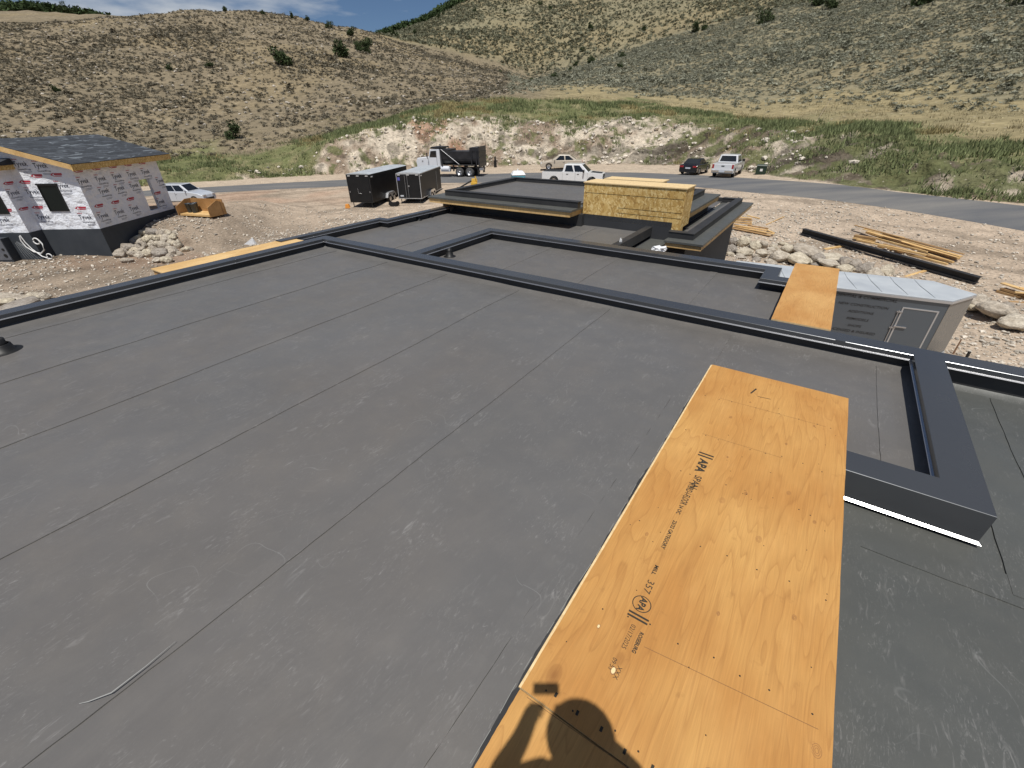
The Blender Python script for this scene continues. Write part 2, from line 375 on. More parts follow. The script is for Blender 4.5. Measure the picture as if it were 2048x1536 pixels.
# road: draped strip
def build_road():
    a=np.arange(-100,100.01,.5); rs,_=lines_at(a); n=9
    M=[]
    for t in np.linspace(0,1,n):
        r=rs[0]+(rs[1]-rs[0])*t; x=r*np.sin(np.radians(a)); y=r*np.cos(np.radians(a)); crown=.06*(1-(2*t-1)**2)
        M.append(np.stack([x,y,G(x,y)+.006+crown],-1))
    V=np.array(M); na=len(a); V=V.reshape(-1,3)
    ii,jj=np.meshgrid(np.arange(n-1),np.arange(na-1),indexing='ij'); b=ii*na+jj
    F=np.stack([b,b+1,b+na+1,b+na],-1).reshape(-1,4)[:,::-1]
    m=mat('asphalt',(.13,.13,.135),.85,0,.3); t=NT(m); o=t.co(); f=t.noise(o,30,4); f2=t.noise(t.co((.25,1.2,1)),.5,4)
    c=t.mix(t.ramp(f2,[(.35,0),(.7,1)]),(.115,.118,.125),(.19,.182,.17)); t.col(t.mix(.5,c,t.ramp(f,[(.3,.7),(.7,1.3)]),'MULTIPLY'))
    o=np_mesh('road',V,F,m,smooth=True); tag(o,kind='structure')
build_road()
# ---------------------------------------------------------------- scatter
def ico(sub):
    bm=bmesh.new(); bmesh.ops.create_icosphere(bm,subdivisions=sub,radius=1); v=np.array([x.co[:] for x in bm.verts]); f=np.array([[q.index for q in x.verts] for x in bm.faces]); bm.free(); return v,f
def scatter_blobs(name,P,S,cols,variants,m,flat=.75,sink=.25,smooth=False):
    """P (n,3) points, S (n) sizes; variants: list of (V,F)"""
    V=[];F=[];CC=[];off=0
    idx=rng.integers(0,len(variants),len(P)); ang=rng.uniform(0,6.28,len(P))
    for k,(bv,bf) in enumerate(variants):
        s=np.where(idx==k)[0]
        if not len(s): continue
        c,sn=np.cos(ang[s]),np.sin(ang[s])
        x=bv[None,:,0]*c[:,None]-bv[None,:,1]*sn[:,None]; y=bv[None,:,0]*sn[:,None]+bv[None,:,1]*c[:,None]; z=np.broadcast_to(bv[None,:,2]*flat,x.shape)
        v=np.stack([x,y,z],-1)*S[s][:,None,None]+P[s][:,None,:]; v[...,2]+=(S[s]*(flat-sink))[:,None]*.8
        n=len(bv); V.append(v.reshape(-1,3)); F.append((bf[None]+ (off+np.arange(len(s))*n)[:,None,None]).reshape(-1,bf.shape[1])); off+=n*len(s)
        hv=.78+.35*(bv[None,:,2]>.1)+rng.uniform(-.12,.12,(len(s),n)); hv=np.ones_like(hv)*1.0+rng.uniform(-.14,.14,(len(s),n))
        CC.append((cols[s][:,None,:]*hv[...,None]).reshape(-1,3))
    o=np_mesh(name,np.vstack(V),np.vstack(F),m,smooth=smooth,col=np.vstack(CC)); return o
def leafy(n,seed,sz=.32):
    """a clump of small leaf faces filling a lumpy dome"""
    g=np.random.default_rng(seed); V=[];F=[]
    lob=g.normal(0,.38,(5,3)); lob[:,2]=np.abs(lob[:,2])*.6
    for i in range(n):
        l=lob[g.integers(5)]; d=g.normal(0,1,3); d/=np.linalg.norm(d); p=l+d*g.uniform(.25,.6)
        p[2]=max(p[2],-.5)
        q=g.normal(0,1,(3,3))*sz*g.uniform(.5,1.1)
        b=len(V); V+= [p+q[0],p+q[1],p+q[2]]; F.append([b,b+1,b+2])
    return np.array(V),np.array(F)
def attr_mat(name,rough=.9,nscale=0,trans=0):
    m=mat(name,(.2,.2,.1),rough,0,.15); t=NT(m); c=t.attr('Col'); 
    if nscale:
        f=t.noise(t.co(),nscale,4,.6); c=t.mix(.8,c,t.ramp(f,[(.3,.6),(.7,1.35)]),'MULTIPLY'); t.bump(f,.6,.05)
    t.col(c); return m
M_bush=attr_mat('sagebrush_leaves'); M_stone=attr_mat('stones',.9,6)
def rand_polar(n,a0,a1,r0,r1):
    a=rng.uniform(a0,a1,n); r=np.sqrt(rng.uniform(r0*r0,r1*r1,n)); return np.sin(np.radians(a))*r,np.cos(np.radians(a))*r,a
def build_sage():
    Vv=[leafy(52,k,.27) for k in range(6)]
    x,y,a=rand_polar(95000,-50,52,78,270); z,k=H(x,y,True,True)
    left=sm((2-a)/6)
    dens=np.where(a<2,.30+.8*sm((fbm(x,y,24,4,101)-.42)/.25)*.7,.62+.5*sm((fbm(x,y,22,3,101)-.4)/.2))
    dens*=sm((k-4.15+.6*(a<-2))/.5+.1*(a<-10)); dens*=np.where((a>2)&(k<5.0),.16,1.0)
    keep=(k>3.95)&(k<6.02)&(rng.uniform(0,1,len(x))<dens*np.where(a<2,.95,.85))
    x,y,z,a,k=x[keep],y[keep],z[keep],a[keep],k[keep]
    S=rng.uniform(.26,.62,len(x))*np.where(a<2,.82,.98)*(1+1.0*(rng.uniform(0,1,len(x))<.04))*(.8+.5*fbm(x,y,14,2,117))
    c0=np.where((a<0)[:,None],np.array((.185,.165,.122)),np.array((.265,.265,.20)))
    cols=c0*rng.uniform(.7,1.3,(len(x),1))
    o=scatter_blobs('sagebrush',np.stack([x,y,z],-1),S,cols,Vv,M_bush,.6); tag(o,'grey-green sagebrush scrub covering the dry hillsides','scrub',kind='stuff')
    print('sage',len(x))
    # far brush on the back mountain
    Vv=[leafy(16,50+k,.45) for k in range(5)]
    x,y,a=rand_polar(46000,-14,42,255,560); z,k=H(x,y,True,True)
    keep=(k>6.02)&(k<7)&(rng.uniform(0,1,len(x))<.30+.5*(fbm(x,y,40,3,131)>.5))
    x,y,z,a=x[keep],y[keep],z[keep],a[keep]
    S=rng.uniform(.5,1.0,len(x)); cols=np.array((.165,.165,.11))*rng.uniform(.6,1.35,(len(x),1))
    o=scatter_blobs('mountain_brush',np.stack([x,y,z],-1),S,cols,Vv,M_bush,.7); tag(o,'distant brush speckling the mountainside behind the valley','brush',kind='stuff')
    # dark forest along the back skyline
    Vv=[leafy(26,80+k,.5) for k in range(5)]
    a=np.concatenate([rng.uniform(-13.2,-3,1500),rng.uniform(-43,-35.2,500)]); rs,zs=lines_at(a)
    r=rs[7]-rng.uniform(-6,1,len(a))*np.where(a>-20,np.interp(a,[-13,-8,-3],[3,6,6]),1.0)*1.2; r=np.where(a>-20,rs[7]+rng.uniform(-28,4,len(a)),rs[7]+rng.uniform(-14,2,len(a)))
    x,y=r*np.sin(np.radians(a)),r*np.cos(np.radians(a)); z=H(x,y)
    S=rng.uniform(1.2,2.6,len(x)); cols=np.array((.05,.075,.03))*rng.uniform(.7,1.4,(len(x),1))
    o=scatter_blobs('far_woods',np.stack([x,y,z],-1),S,cols,Vv,M_bush,.9); tag(o,'dark green scrub oak woods along the far mountain skyline','woods',kind='stuff')
build_sage()
def build_grass():
    def blades(x,y,z,h,cols,nb,spread,name,label,wd=.05):
        n=len(x); V=np.zeros((n,nb,3,3)); ang=rng.uniform(0,6.28,(n,nb)); off=rng.normal(0,spread,(n,nb,2)); lean=rng.normal(0,.28,(n,nb,2)); hh=h[:,None]*rng.uniform(.5,1.15,(n,nb))
        bx=x[:,None]+off[...,0]; by=y[:,None]+off[...,1]; bz=z[:,None]-.06
        V[...,0,0]=bx-np.cos(ang)*wd;V[...,0,1]=by-np.sin(ang)*wd;V[...,0,2]=bz
        V[...,1,0]=bx+np.cos(ang)*wd;V[...,1,1]=by+np.sin(ang)*wd;V[...,1,2]=bz
        V[...,2,0]=bx+lean[...,0]*hh;V[...,2,1]=by+lean[...,1]*hh;V[...,2,2]=bz+hh
        F=np.arange(n*nb*3).reshape(-1,3); cc=np.repeat((cols[:,None,:]*rng.uniform(.75,1.3,(n,nb,1))).reshape(-1,3),3,axis=0)
        o=np_mesh(name,V.reshape(-1,3),F,M_bush,col=cc); tag(o,label,'grass',kind='stuff')
    x,y,a=rand_polar(52000,-48,50,46,98); z,k=H(x,y,True,True)
    lf=sm((-19-a)/4); p=sm((k-(2.85-.85*lf)+(fbm(x,y,3,3,91)-.5)*.6)/.3+.3)*sm((4.15-k)/.25)
    p=np.maximum(p,(k>2.02)*(.10+.60*sm((a-16)/12)*(fbm(x,y,4,3,111)>.50)+.35*sm((a-34)/5)*(k<3.6)*(fbm(x,y,5,3,116)>.42)+.25*(fbm(x,y,3,3,112)>.62)))*(k>2.0)*(k<4.6)
    p=np.maximum(p*np.where(k>4.05,.35,1),.16*(k>3.9)*(k<4.6))
    p=p*(.12+.88*sm((fbm(x,y*1.6,5,4,118)-.40)/.14)*(1-.0*k))
    keep=rng.uniform(0,1,len(x))<p
    x,y,z,a,k=x[keep],y[keep],z[keep],a[keep],k[keep]; print('grass',len(x))
    cols=np.where((fbm(x,y,5,3,113)>.66)[:,None],np.array((.30,.25,.12)),np.array((.18,.205,.095)))*rng.uniform(.65,1.35,(len(x),1))
    cols=np.where((k>4.0)[:,None],np.array((.40,.345,.21))*rng.uniform(.8,1.15,(len(x),1)),cols)
    blades(x,y,z,rng.uniform(.18,.62,len(x))*np.where(k>4.0,.6,1)*(.6+.8*fbm(x,y,6,3,115)),cols,11,.28,'tall_grass','tall green weeds and grass on the bank above the road',.055)
build_grass()
def build_stones():
    Vv=[]
    for k in range(7):
        v,f=ico(1); g=np.random.default_rng(k); v=v*(1+g.uniform(-.28,.28,(len(v),1))); v[:,0]*=g.uniform(.9,1.5); Vv.append((v,f))
    # gravel round the buildings
    x,y,a=rand_polar(90000,-56,58,9,46); z,k=H(x,y,True,True)
    right=sm((x-8)/6); p=.22+.5*sm((fbm(x,y,4,3,121)-.45)/.15)+.3*right*sm((32-np.hypot(x,y))/8)
    keep=(k<.5)&(rng.uniform(0,1,len(x))<p*sm((46-np.hypot(x,y))/10))
    x,y,z=x[keep],y[keep],z[keep]
    S=.018+.065*rng.uniform(0,1,len(x))**5+.02*rng.uniform(0,1,len(x)); tone=rng.uniform(.34,.72,(len(x),1)); cols=tone*np.array((1,.9,.76))
    o=scatter_blobs('gravel',np.stack([x,y,z],-1),S,cols,Vv,M_stone,.7,.2); tag(o,'loose stones and rubble strewn over the building lot','gravel',kind='stuff')
    # broken rock on the cut bank
    x,y,a=rand_polar(26000,-30,44,50,92); z,k=H(x,y,True,True)
    p=sm((k-1.98)/.05)*sm((3.1-k)/.2)*(.35+.6*(fbm(x,y,5,3,122)>.5))*np.where(a<-19,.25,1)*np.where(a>31,.10,1)*np.where(a>20,.4,1)*.75
    keep=rng.uniform(0,1,len(x))<p; x,y,z=x[keep],y[keep],z[keep]
    S=.05+.30*rng.uniform(0,1,len(x))**5; tone=rng.uniform(.42,.80,(len(x),1)); cols=tone*np.array((1,.9,.76))
    o=scatter_blobs('bank_rubble',np.stack([x,y,z],-1),S,cols,Vv,M_stone,.75,.2); tag(o,'broken pale rock rubble on the road cutting','rubble',kind='stuff')
    x,y,a=rand_polar(9000,-48,0,100,235); z,k=H(x,y,True,True); keep=rng.uniform(0,1,len(x))<.45; x,y,z=x[keep],y[keep],z[keep]
    S=.05+.35*rng.uniform(0,1,len(x))**3; cols=rng.uniform(.3,.55,(len(x),1))*np.array((1,.9,.76))
    o=scatter_blobs('hillside_stones',np.stack([x,y,z],-1),S,cols,Vv,M_stone,.6,.2); tag(o,'pale stones lying among scrub on the left hill','stones',kind='stuff')
build_stones()
# ---------------------------------------------------------------- materials of the built things
def membrane_mat(name,c=(.124,.118,.113)):
    m=mat(name,c,.5,0,.65); t=NT(m); o=t.co()
    big=t.noise(o,.55,4,.55); med=t.noise(o,3.1,5,.6); 
    base=t.mix(t.ramp(big,[(.3,0),(.7,1)]),(c[0]*.96,c[1]*.96,c[2]*.95),(c[0]*1.06,c[1]*1.07,c[2]*1.08))
    base=t.mix(t.ramp(med,[(.45,0),(.8,.35)]),base,(c[0]*1.2,c[1]*1.15,c[2]*1.07))
    tint=t.noise(t.co((1,.6,1),(0,0,.5)),.45,2); base=t.mix(t.ramp(tint,[(.42,0),(.58,1)]),t.mix(1,base,(1.015,.995,.975),'MULTIPLY'),t.mix(1,base,(.985,1.0,1.015),'MULTIPLY'))
    def scuff(rot,sc,lo,hi,seed):
        mp=t.co((sc,sc*.28,1),(0,0,rot)); a=t.noise(mp,7+seed,4,.65,2.2)
        patch=t.noise(t.co((1,1,1),(0,0,seed)),2.4+seed*.3,3,.6)
        return t.math('MULTIPLY',t.ramp(a,[(lo-.03,0),(hi,1)]),t.ramp(patch,[(.50,0),(.62,1)]))
    s1=scuff(.9,2.6,.58,.74,0); s2=scuff(2.3,4.2,.60,.74,1.7); s3=scuff(1.5,5.5,.60,.74,3.1)
    sp=t.math('MULTIPLY',t.ramp(t.vor(o,11),[(.02,1),(.045,0)]),t.ramp(t.noise(o,1.7,2),[(.52,0),(.6,1)]))
    f=t.math('ADD',t.math('ADD',s1,s2),t.math('ADD',s3,t.math('MULTIPLY',sp,.9)))
    f=t.math('MINIMUM',f,1.0)
    # long curved drag marks
    wv=t.n('ShaderNodeTexNoise'); wv.inputs['Scale'].default_value=1.1; wv.inputs['Detail'].default_value=2; t.l(o,wv.inputs['Vector'])
    ln=t.math('ABSOLUTE',t.math('SUBTRACT',t.math('FRACT',t.math('MULTIPLY',wv.outputs['Fac'],9.0)),.5))
    ln=t.math('MULTIPLY',t.ramp(ln,[(.0,1),(.018,0)]),t.ramp(t.noise(t.co((1,1,1),(0,0,1)),1.4,3),[(.56,0),(.66,1)]))
    t.col(t.mix(t.math('MULTIPLY',ln,.25),t.mix(t.math('MULTIPLY',f,.5),base,(.30,.29,.28)),(.4,.4,.39)))
    t.rough(t.ramp(med,[(.3,.40),(.7,.56)]))
    wr=t.noise(t.co((1.0,.35,1),(0,0,.2)),2.6,4,.55,.5); w2=t.noise(o,.9,3,.5); fine=t.noise(o,22,4,.6)
    b=t.bump(wr,.35,.035); b=t.bump(w2,.5,.08,b); b=t.bump(fine,.12,.004,b)
    return m
M_mem=membrane_mat('roof_membrane'); M_mem2=membrane_mat('roof_membrane_weathered',(.082,.084,.078))
M_lap=membrane_mat('membrane_lap',(.127,.121,.116))
def metal_mat(name,c,rough,met=.0,sp=.6):
    m=mat(name,c,rough,met,sp); t=NT(m); f=t.noise(t.co((1,1,1)),1.3,3); t.rough(t.ramp(f,[(.3,rough*.85),(.7,rough*1.15)])); t.bump(t.noise(t.co(),.9,2),.15,.02); return m
M_cop=metal_mat('dark_coping_metal',(.115,.120,.128),.26,0.6,.5)
M_lip=mat('bright_drip_edge',(.42,.42,.43),.26,.8,.8)
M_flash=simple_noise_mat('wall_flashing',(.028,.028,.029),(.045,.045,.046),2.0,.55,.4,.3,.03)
def wood_mat(name,c1,c2,c3,rings=15.,axis='y',kn=1.0):
    m=mat(name,c1,.62,0,.3); t=NT(m)
    st=(2.6,.34,1) if axis=='y' else (.34,2.6,1)
    o=t.co(st); n=t.noise(o,1.15,3,.55,.35)
    band=t.math('FRACT',t.math('MULTIPLY',n,rings))
    line=t.ramp(band,[(.0,0),(.5,.10),(.82,.45),(.93,1),(.98,.15),(1,0)])
    fine=t.noise(t.co((70,2.2,1) if axis=='y' else (2.2,70,1)),2,3,.6)
    big=t.noise(t.co((1,.7,1)),1.6,3,.5)
    c=t.mix(t.ramp(big,[(.35,0),(.68,1)]),c1,c2)
    c=t.mix(t.math('MULTIPLY',line,.36),c,c3)
    pt=t.noise(t.co((1,.4,1),(0,0,.3)),5,3,.6); c=t.mix(t.ramp(pt,[(.52,0),(.72,.22)]),c,(min(c2[0]*1.2,.9),c2[1]*1.25,c2[2]*1.4))
    c=t.mix(.5,c,t.ramp(fine,[(.3,.80),(.7,1.15)]),'MULTIPLY')
    dirtn=t.noise(t.co(),9,5,.7); c=t.mix(t.ramp(dirtn,[(.62,0),(.75,.35)]),c,(c3[0]*.8,c3[1]*.8,c3[2]*.9))
    if kn:
        kv=t.co((2.0,1.15,.01),(0,0,.1)); d=t.vor(kv,1.15); rd=t.math('MULTIPLY',t.math('FRACT',t.math('MULTIPLY',d,24)),1.0)
        core=t.ramp(d,[(.0,1),(.035,.95),(.06,.55),(.10,.0)])
        c=t.mix(t.math('MULTIPLY',core,.6*kn),c,(c3[0]*.6,c3[1]*.5,c3[2]*.5))
        halo=t.math('MULTIPLY',t.ramp(d,[(.05,1),(.17,0)]),t.ramp(rd,[(.3,0),(.8,1)])); c=t.mix(t.math('MULTIPLY',halo,.3),c,c3)
    t.col(c); b=t.bump(line,.12,.003); t.bump(fine,.25,.003,b); return m
M_ply=wood_mat('plywood_face',(.47,.225,.062),(.57,.315,.10),(.30,.13,.036))
M_plyx=wood_mat('plywood_face_cross',(.49,.26,.09),(.60,.36,.14),(.33,.15,.045),axis='x')
M_ply2=wood_mat('plywood_bold_figure',(.48,.24,.075),(.60,.35,.13),(.28,.12,.035),rings=34.,axis='y',kn=.6)
M_plyedge=simple_noise_mat('plywood_edge',(.62,.44,.22),(.80,.62,.36),30,.7,.2,.4,.003,sc=(1,1,12))
M_lum=wood_mat('lumber',(.60,.38,.155),(.74,.51,.24),(.34,.19,.07),9,'y',0)
M_lumd=wood_mat('lumber_weathered',(.34,.20,.085),(.42,.27,.13),(.2,.11,.05),9,'y',0)
def osb_mat():
    m=mat('osb_board',(.5,.36,.17),.75,0,.2); t=NT(m)
    o=t.co((1,1,1),(.3,.2,.4)); d=t.n('ShaderNodeTexNoise'); d.inputs['Scale'].default_value=6; t.l(o,d.inputs['Vector'])
    vv=t.n('ShaderNodeVectorMath',operation='ADD'); sc=t.n('ShaderNodeVectorMath',operation='SCALE'); sc.inputs[3].default_value=.22; t.l(d.outputs['Color'],sc.inputs[0]); t.l(o,vv.inputs[0]); t.l(sc.outputs[0],vv.inputs[1])
    s1=t.n('ShaderNodeMapping'); s1.inputs['Scale'].default_value=(27,27,12); s1.inputs['Rotation'].default_value=(.3,.5,.2); t.l(vv.outputs[0],s1.inputs[0])
    c1=t.vor(s1.outputs[0],1.0,out='Color'); bw=t.n('ShaderNodeRGBToBW'); t.l(c1,bw.inputs[0])
    c=t.ramp(bw.outputs[0],[(.0,(.34,.19,.06)),(.3,(.54,.34,.11)),(.6,(.66,.45,.17)),(1,(.85,.66,.33))])
    big=t.noise(t.co(),1.2,3); c=t.mix(.7,c,t.ramp(big,[(.3,.8),(.7,1.15)]),'MULTIPLY'); t.col(c); t.bump(bw.outputs[0],.4,.006); return m
M_osb=osb_mat()
M_blk=mat('black_rubber_boot',(.012,.012,.012),.5,0,.4)
M_ink=mat('stamp_ink',(.045,.04,.03),.8,0,.2)
M_white=mat('white_pvc',(.75,.75,.74),.4)
M_scuff=mat('chalk_scuff',(.30,.30,.29),.7)
M_wbag=simple_noise_mat('white_plastic_sheet',(.72,.73,.75),(.82,.83,.85),6,.5,.4,.6,.05)
# ---------------------------------------------------------------- the flat-roofed house we stand on: local x = v, local y = u
house=thing('flat_roof_house','modern flat-roofed house with black membrane roofs and dark metal copings','house',(0,0,0),-AZ)
TOP=.20
def coping(pts,closed=False,w=.26,top=TOP,lipd=.055,name='coping',inner=True,outer=True,odrop=.20):
    """dark metal cap along an axis-aligned polyline given by its centre line (v,u), mitred"""
    n=len(pts); P=[Vector((p[0],p[1])) for p in pts]
    def offs(d):
        out=[]
        for i,p in enumerate(P):
            a=(P[i]-P[i-1]).normalized() if (i>0 or closed) else None
            b=(P[(i+1)%n]-P[i]).normalized() if (i<n-1 or closed) else None
            if a is None: a=b
            if b is None: b=a
            na=Vector((-a.y,a.x)); nb=Vector((-b.y,b.x)); m=(na+nb); m=m/ max(m.dot(na),1e-6) if m.length>1e-6 else na
            out.append(p+m*d)
        return out
    lev=[]  # left side -> profile
    # profile from inner bottom kick, up, across, down to the outer kick (left = +)
    prof=[]
    prof.append((w/2+.018,top-lipd-.012)); prof.append((w/2,top-lipd)); prof.append((w/2,top-.003)); prof.append((w/2-.003,top))
    prof.append((-w/2+.003,top)); prof.append((-w/2,top-.003)); prof.append((-w/2,top-odrop)); prof.append((-w/2-.02,top-odrop-.014))
    mb=MB(); rows=[offs(d) for d,_ in prof]; vs=[]
    for (d,z),row in zip(prof,rows): vs+=[(q.x,q.y,z) for q in row]
    fs=[]; m=n if closed else n-1
    for k in range(len(prof)-1):
        if k in(0,len(prof)-2): continue
        for i in range(m): fs.append((k*n+i,k*n+(i+1)%n,(k+1)*n+(i+1)%n,(k+1)*n+i))
    mb.add(vs,fs)
    c=obj(name,mb,M_cop,house)
    for i in range(n-1):
        a_,b_=P[i],P[i+1]; Ls=(b_-a_).length; d_=(b_-a_).normalized(); 
        for q in range(1,int(Ls/2.6)+1):
            c_=a_+d_*(q*2.6-.55); mb=MB(); hx,hy=(w/2+.0025,.05) if abs(d_.x)<.5 else (.05,w/2+.0025)
            mb.box(c_.x-hx,c_.x+hx,c_.y-hy,c_.y+hy,top-lipd+.004,top+.0022); obj('splice_cover',mb,M_cop,c)
    lb=MB(); fs=[]
    for k in (0,len(prof)-2):
        for i in range(m): fs.append((k*n+i,k*n+(i+1)%n,(k+1)*n+(i+1)%n,(k+1)*n+i))
    lb.add(vs,fs); obj('drip_edge',lb,M_lip,c)
    return c
def parapet_wall(pts,zb,zt,w=.16,closed=False,name='parapet',m=None):
    mb=MB()
    n=len(pts)
    for i in range(n if closed else n-1):
        a,b=pts[i],pts[(i+1)%n]
        x0,x1=sorted((a[0],b[0])); y0,y1=sorted((a[1],b[1]))
        if x1-x0<1e-6: x0-=w/2;x1+=w/2; y0-=w/2-.001*i; y1+=w/2-.001*i
        else: y0-=w/2;y1+=w/2; x0-=w/2-.001*i; x1+=w/2-.001*i
        mb.box(x0,x1,y0,y1,zb,zt)
    return obj(name,mb,m or M_flash,house)
def wavy_sheet(x0,x1,y0,y1,z,name,m,amp=.006,res=.12,fillet=()):
    nx=max(2,int((x1-x0)/res)); ny=max(2,int((y1-y0)/res)); xs=np.linspace(x0,x1,nx+1); ys=np.linspace(y0,y1,ny+1)
    X,Y=np.meshgrid(xs,ys,indexing='ij'); Zz=z+(fbm(X,Y,.8,3,7)-.5)*2*amp
    for ax,v,s in fillet:   # membrane curving up at the foot of a parapet
        d=np.abs((X if ax=='x' else Y)-v); Zz=Zz+s*np.clip(1-d/.10,0,1)**2
    V=np.stack([X,Y,Zz],-1).reshape(-1,3); ii,jj=np.meshgrid(np.arange(nx),np.arange(ny),indexing='ij'); b=ii*(ny+1)+jj
    F=np.stack([b,b+ny+1,b+ny+2,b+1],-1).reshape(-1,4)
    return np_mesh(name,V,F,m,house,smooth=True)
# centre lines
FU=6.16; LV=-9.40
main=[(LV,-2.6),(LV,FU),(2.6,FU)]
# body walls of the house
body=MB(); body.box(-9.42,6.0,-6.0,6.2,-4.7,-.12); body.box(-10.0,.40,6.2,8.72,-4.7,-.125); body.box(-9.99,-3.05,8.72,11.2,-4.7,-.126); body.box(-9.9,-3.0,11.2,14.8,-4.7,.30); body.box(-3.4,-2.5,10.8,16.8,-4.7,-.16)
obj('wall',body,simple_noise_mat('dark_wall_wrap',(.035,.036,.04),(.05,.052,.056),1.0,.7,.3,.1),house)
wavy_sheet(-9.34,-.5,-2.6,6.10,0.0,'roof_membrane',M_mem,.010,.10,[('x',-9.34,.05),('y',6.10,.05)])
wavy_sheet(-.5,1.30,3.62,6.10,0.001,'roof_membrane',M_mem,.006,.10,[('y',6.10,.05),('x',1.30,.04)])
wavy_sheet(-9.95,.40,6.24,8.80,0.0,'roof_membrane',M_mem,.006,.12); wavy_sheet(-9.95,-3.5,8.80,11.9,0.0,'roof_membrane',M_mem,.010,.12,[('y',11.2,.04)])
wavy_sheet(.45,5.9,-2.6,6.10,-.085,'roof_membrane',M_mem2,.012,.08,[('y',6.10,.07)])
def wavz(x,y,amp=.010): return float((fbm(np.array(x),np.array(y),.8,3,7)-.5)*2*amp)
# seams: slightly raised welded laps
def lap(x0,x1,y0,y1,z,m=None,name='membrane_seam',th=.0030):
    mb=MB(); n=max(1,int(max(x1-x0,y1-y0)/.1)); am=.012 if z<0 else .010; zb=(-.085 if z<0 else 0)+.0032+(.0022 if z in(.013,-.076) else 0)
    if (y1-y0)>(x1-x0):
        ys=np.linspace(y0,y1,n+1); 
        vs=[];
        for i,yy in enumerate(ys):
            j=.004*math.sin(yy*2.3)+random.uniform(-.003,.003)
            zA=zb+wavz(x0,yy,am); zB=zb+wavz(x1,yy,am); e=th+random.uniform(0,.0015); vs+=[(x0+j,yy,zA-.001),(x0+j+.0012,yy,zA+e),(x1+j-.0012,yy,zB+e),(x1+j,yy,zB-.001)]
    else:
        xs=np.linspace(x0,x1,n+1); vs=[]
        for i,xx in enumerate(xs):
            j=.004*math.sin(xx*2.3)+random.uniform(-.003,.003)
            zA=zb+wavz(xx,y0,am); zB=zb+wavz(xx,y1,am); e=th+random.uniform(0,.0015); vs+=[(xx,y0+j,zA-.001),(xx,y0+j+.0012,zA+e),(xx,y1+j-.0012,zB+e),(xx,y1+j,zB-.001)]
    fs=[(4*i+k,4*i+k+1,4*i+k+5,4*i+k+4) for i in range(n) for k in range(3)]
    mb.add(vs,fs,False); return obj(name,mb,m or M_lap,house)
for v in (-8.94,-7.30,-5.70,-4.08,-2.44): lap(v,v+.13,-2.5,6.0,.012)
lap(-.92,-.80,-2.5,4.1,.012); lap(-.80,-.58,-2.5,4.75,.013,th=.003); lap(-.72,-.60,4.75,6.0,.012)
lap(-5.0,-4.86,6.3,11.1,.012); lap(-3.4,-3.27,6.3,8.8,.012); lap(-8.0,-7.87,6.3,11.1,.012); lap(-1.5,-1.37,6.3,8.8,.012)
lap(-8.9,-4.9,2.9,3.02,.014) if False else None
lap(.95,1.08,3.9,6.0,.012)
lap(.72,.84,-2.4,3.2,-.078,M_mem2); lap(.66,2.05,3.02,3.28,-.078,M_mem2,th=.003); lap(1.62,1.92,3.1,6.0,-.076,M_mem2,th=.003); lap(1.95,2.05,2.6,6.0,-.078,M_mem2); lap(3.4,3.52,-2.4,6.0,-.078,M_mem2)
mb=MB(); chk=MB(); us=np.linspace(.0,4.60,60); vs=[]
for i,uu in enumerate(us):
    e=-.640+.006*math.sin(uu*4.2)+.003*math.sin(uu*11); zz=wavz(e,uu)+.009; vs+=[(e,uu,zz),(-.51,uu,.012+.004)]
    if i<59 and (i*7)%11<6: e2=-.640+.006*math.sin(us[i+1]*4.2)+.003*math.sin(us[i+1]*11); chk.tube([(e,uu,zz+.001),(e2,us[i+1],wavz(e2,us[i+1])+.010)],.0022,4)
mb.add(vs,[(2*i,2*i+1,2*i+3,2*i+2) for i in range(59)]); ff=obj('foot_strip',mb,M_flash,house); o_=obj('chalk_line',chk,M_scuff,ff); o_['kind']='stuff'  # dark strip with a broken pale edge line, left of the big plywood
# debris and folds on the membrane near the seam
mb=MB(); mb.tube([(-2.41,-.36,.018),(-2.38,-.33,.02),(-2.33,-.25,.021),(-2.33,-.1,.02),(-2.345,.05,.017)],[.0015,.003,.004,.003,.001],6); obj('seam_fold',mb,M_scuff,house)
# parapet walls and copings
parapet_wall(main,-.1,TOP-.01,.17); coping([(p[0],p[1]) for p in main][::-1],w=.25)
pen=[(1.36,FU-.13),(1.36,3.59),(.0,3.59)]
parapet_wall([(1.36,FU-.2),(1.36,3.59),(.2,3.59)],-.1,TOP-.012,.17); coping([(-.3,3.59),(1.36,3.59),(1.36,FU-.10)],w=.27,top=TOP+.003,odrop=.24)
far=[(3.0,FU),(6.0,FU)]
parapet_wall([(2.6,FU),(6.0,FU)],-.2,TOP-.01,.17); coping([(6.0,FU),(2.6,FU)],w=.25)
mid=[(-6.62,6.28),(-6.62,8.80),(-.52,8.80),(-.52,8.30),(.36,8.30)]
parapet_wall(mid,-.1,TOP-.012,.16); coping([(-6.62,6.27),(-6.62,8.80),(-.50,8.80),(-.50,8.22),(.37,8.22)][::-1],w=.23,top=TOP-.004)
lft=[(LV-.02,6.1),(-10.02,6.4)]
parapet_wall([(-10.02,5.6),(-10.02,8.35),(-9.75,8.35),(-9.75,10.75)],-.1,TOP-.014,.14); coping([(-10.02,5.4),(-10.02,8.35),(-9.72,8.35),(-9.72,11.0)][::-1],w=.20,top=TOP-.002)
wavy_sheet(-9.95,-9.5,5.6,6.3,.0,'roof_membrane',M_mem,.002)
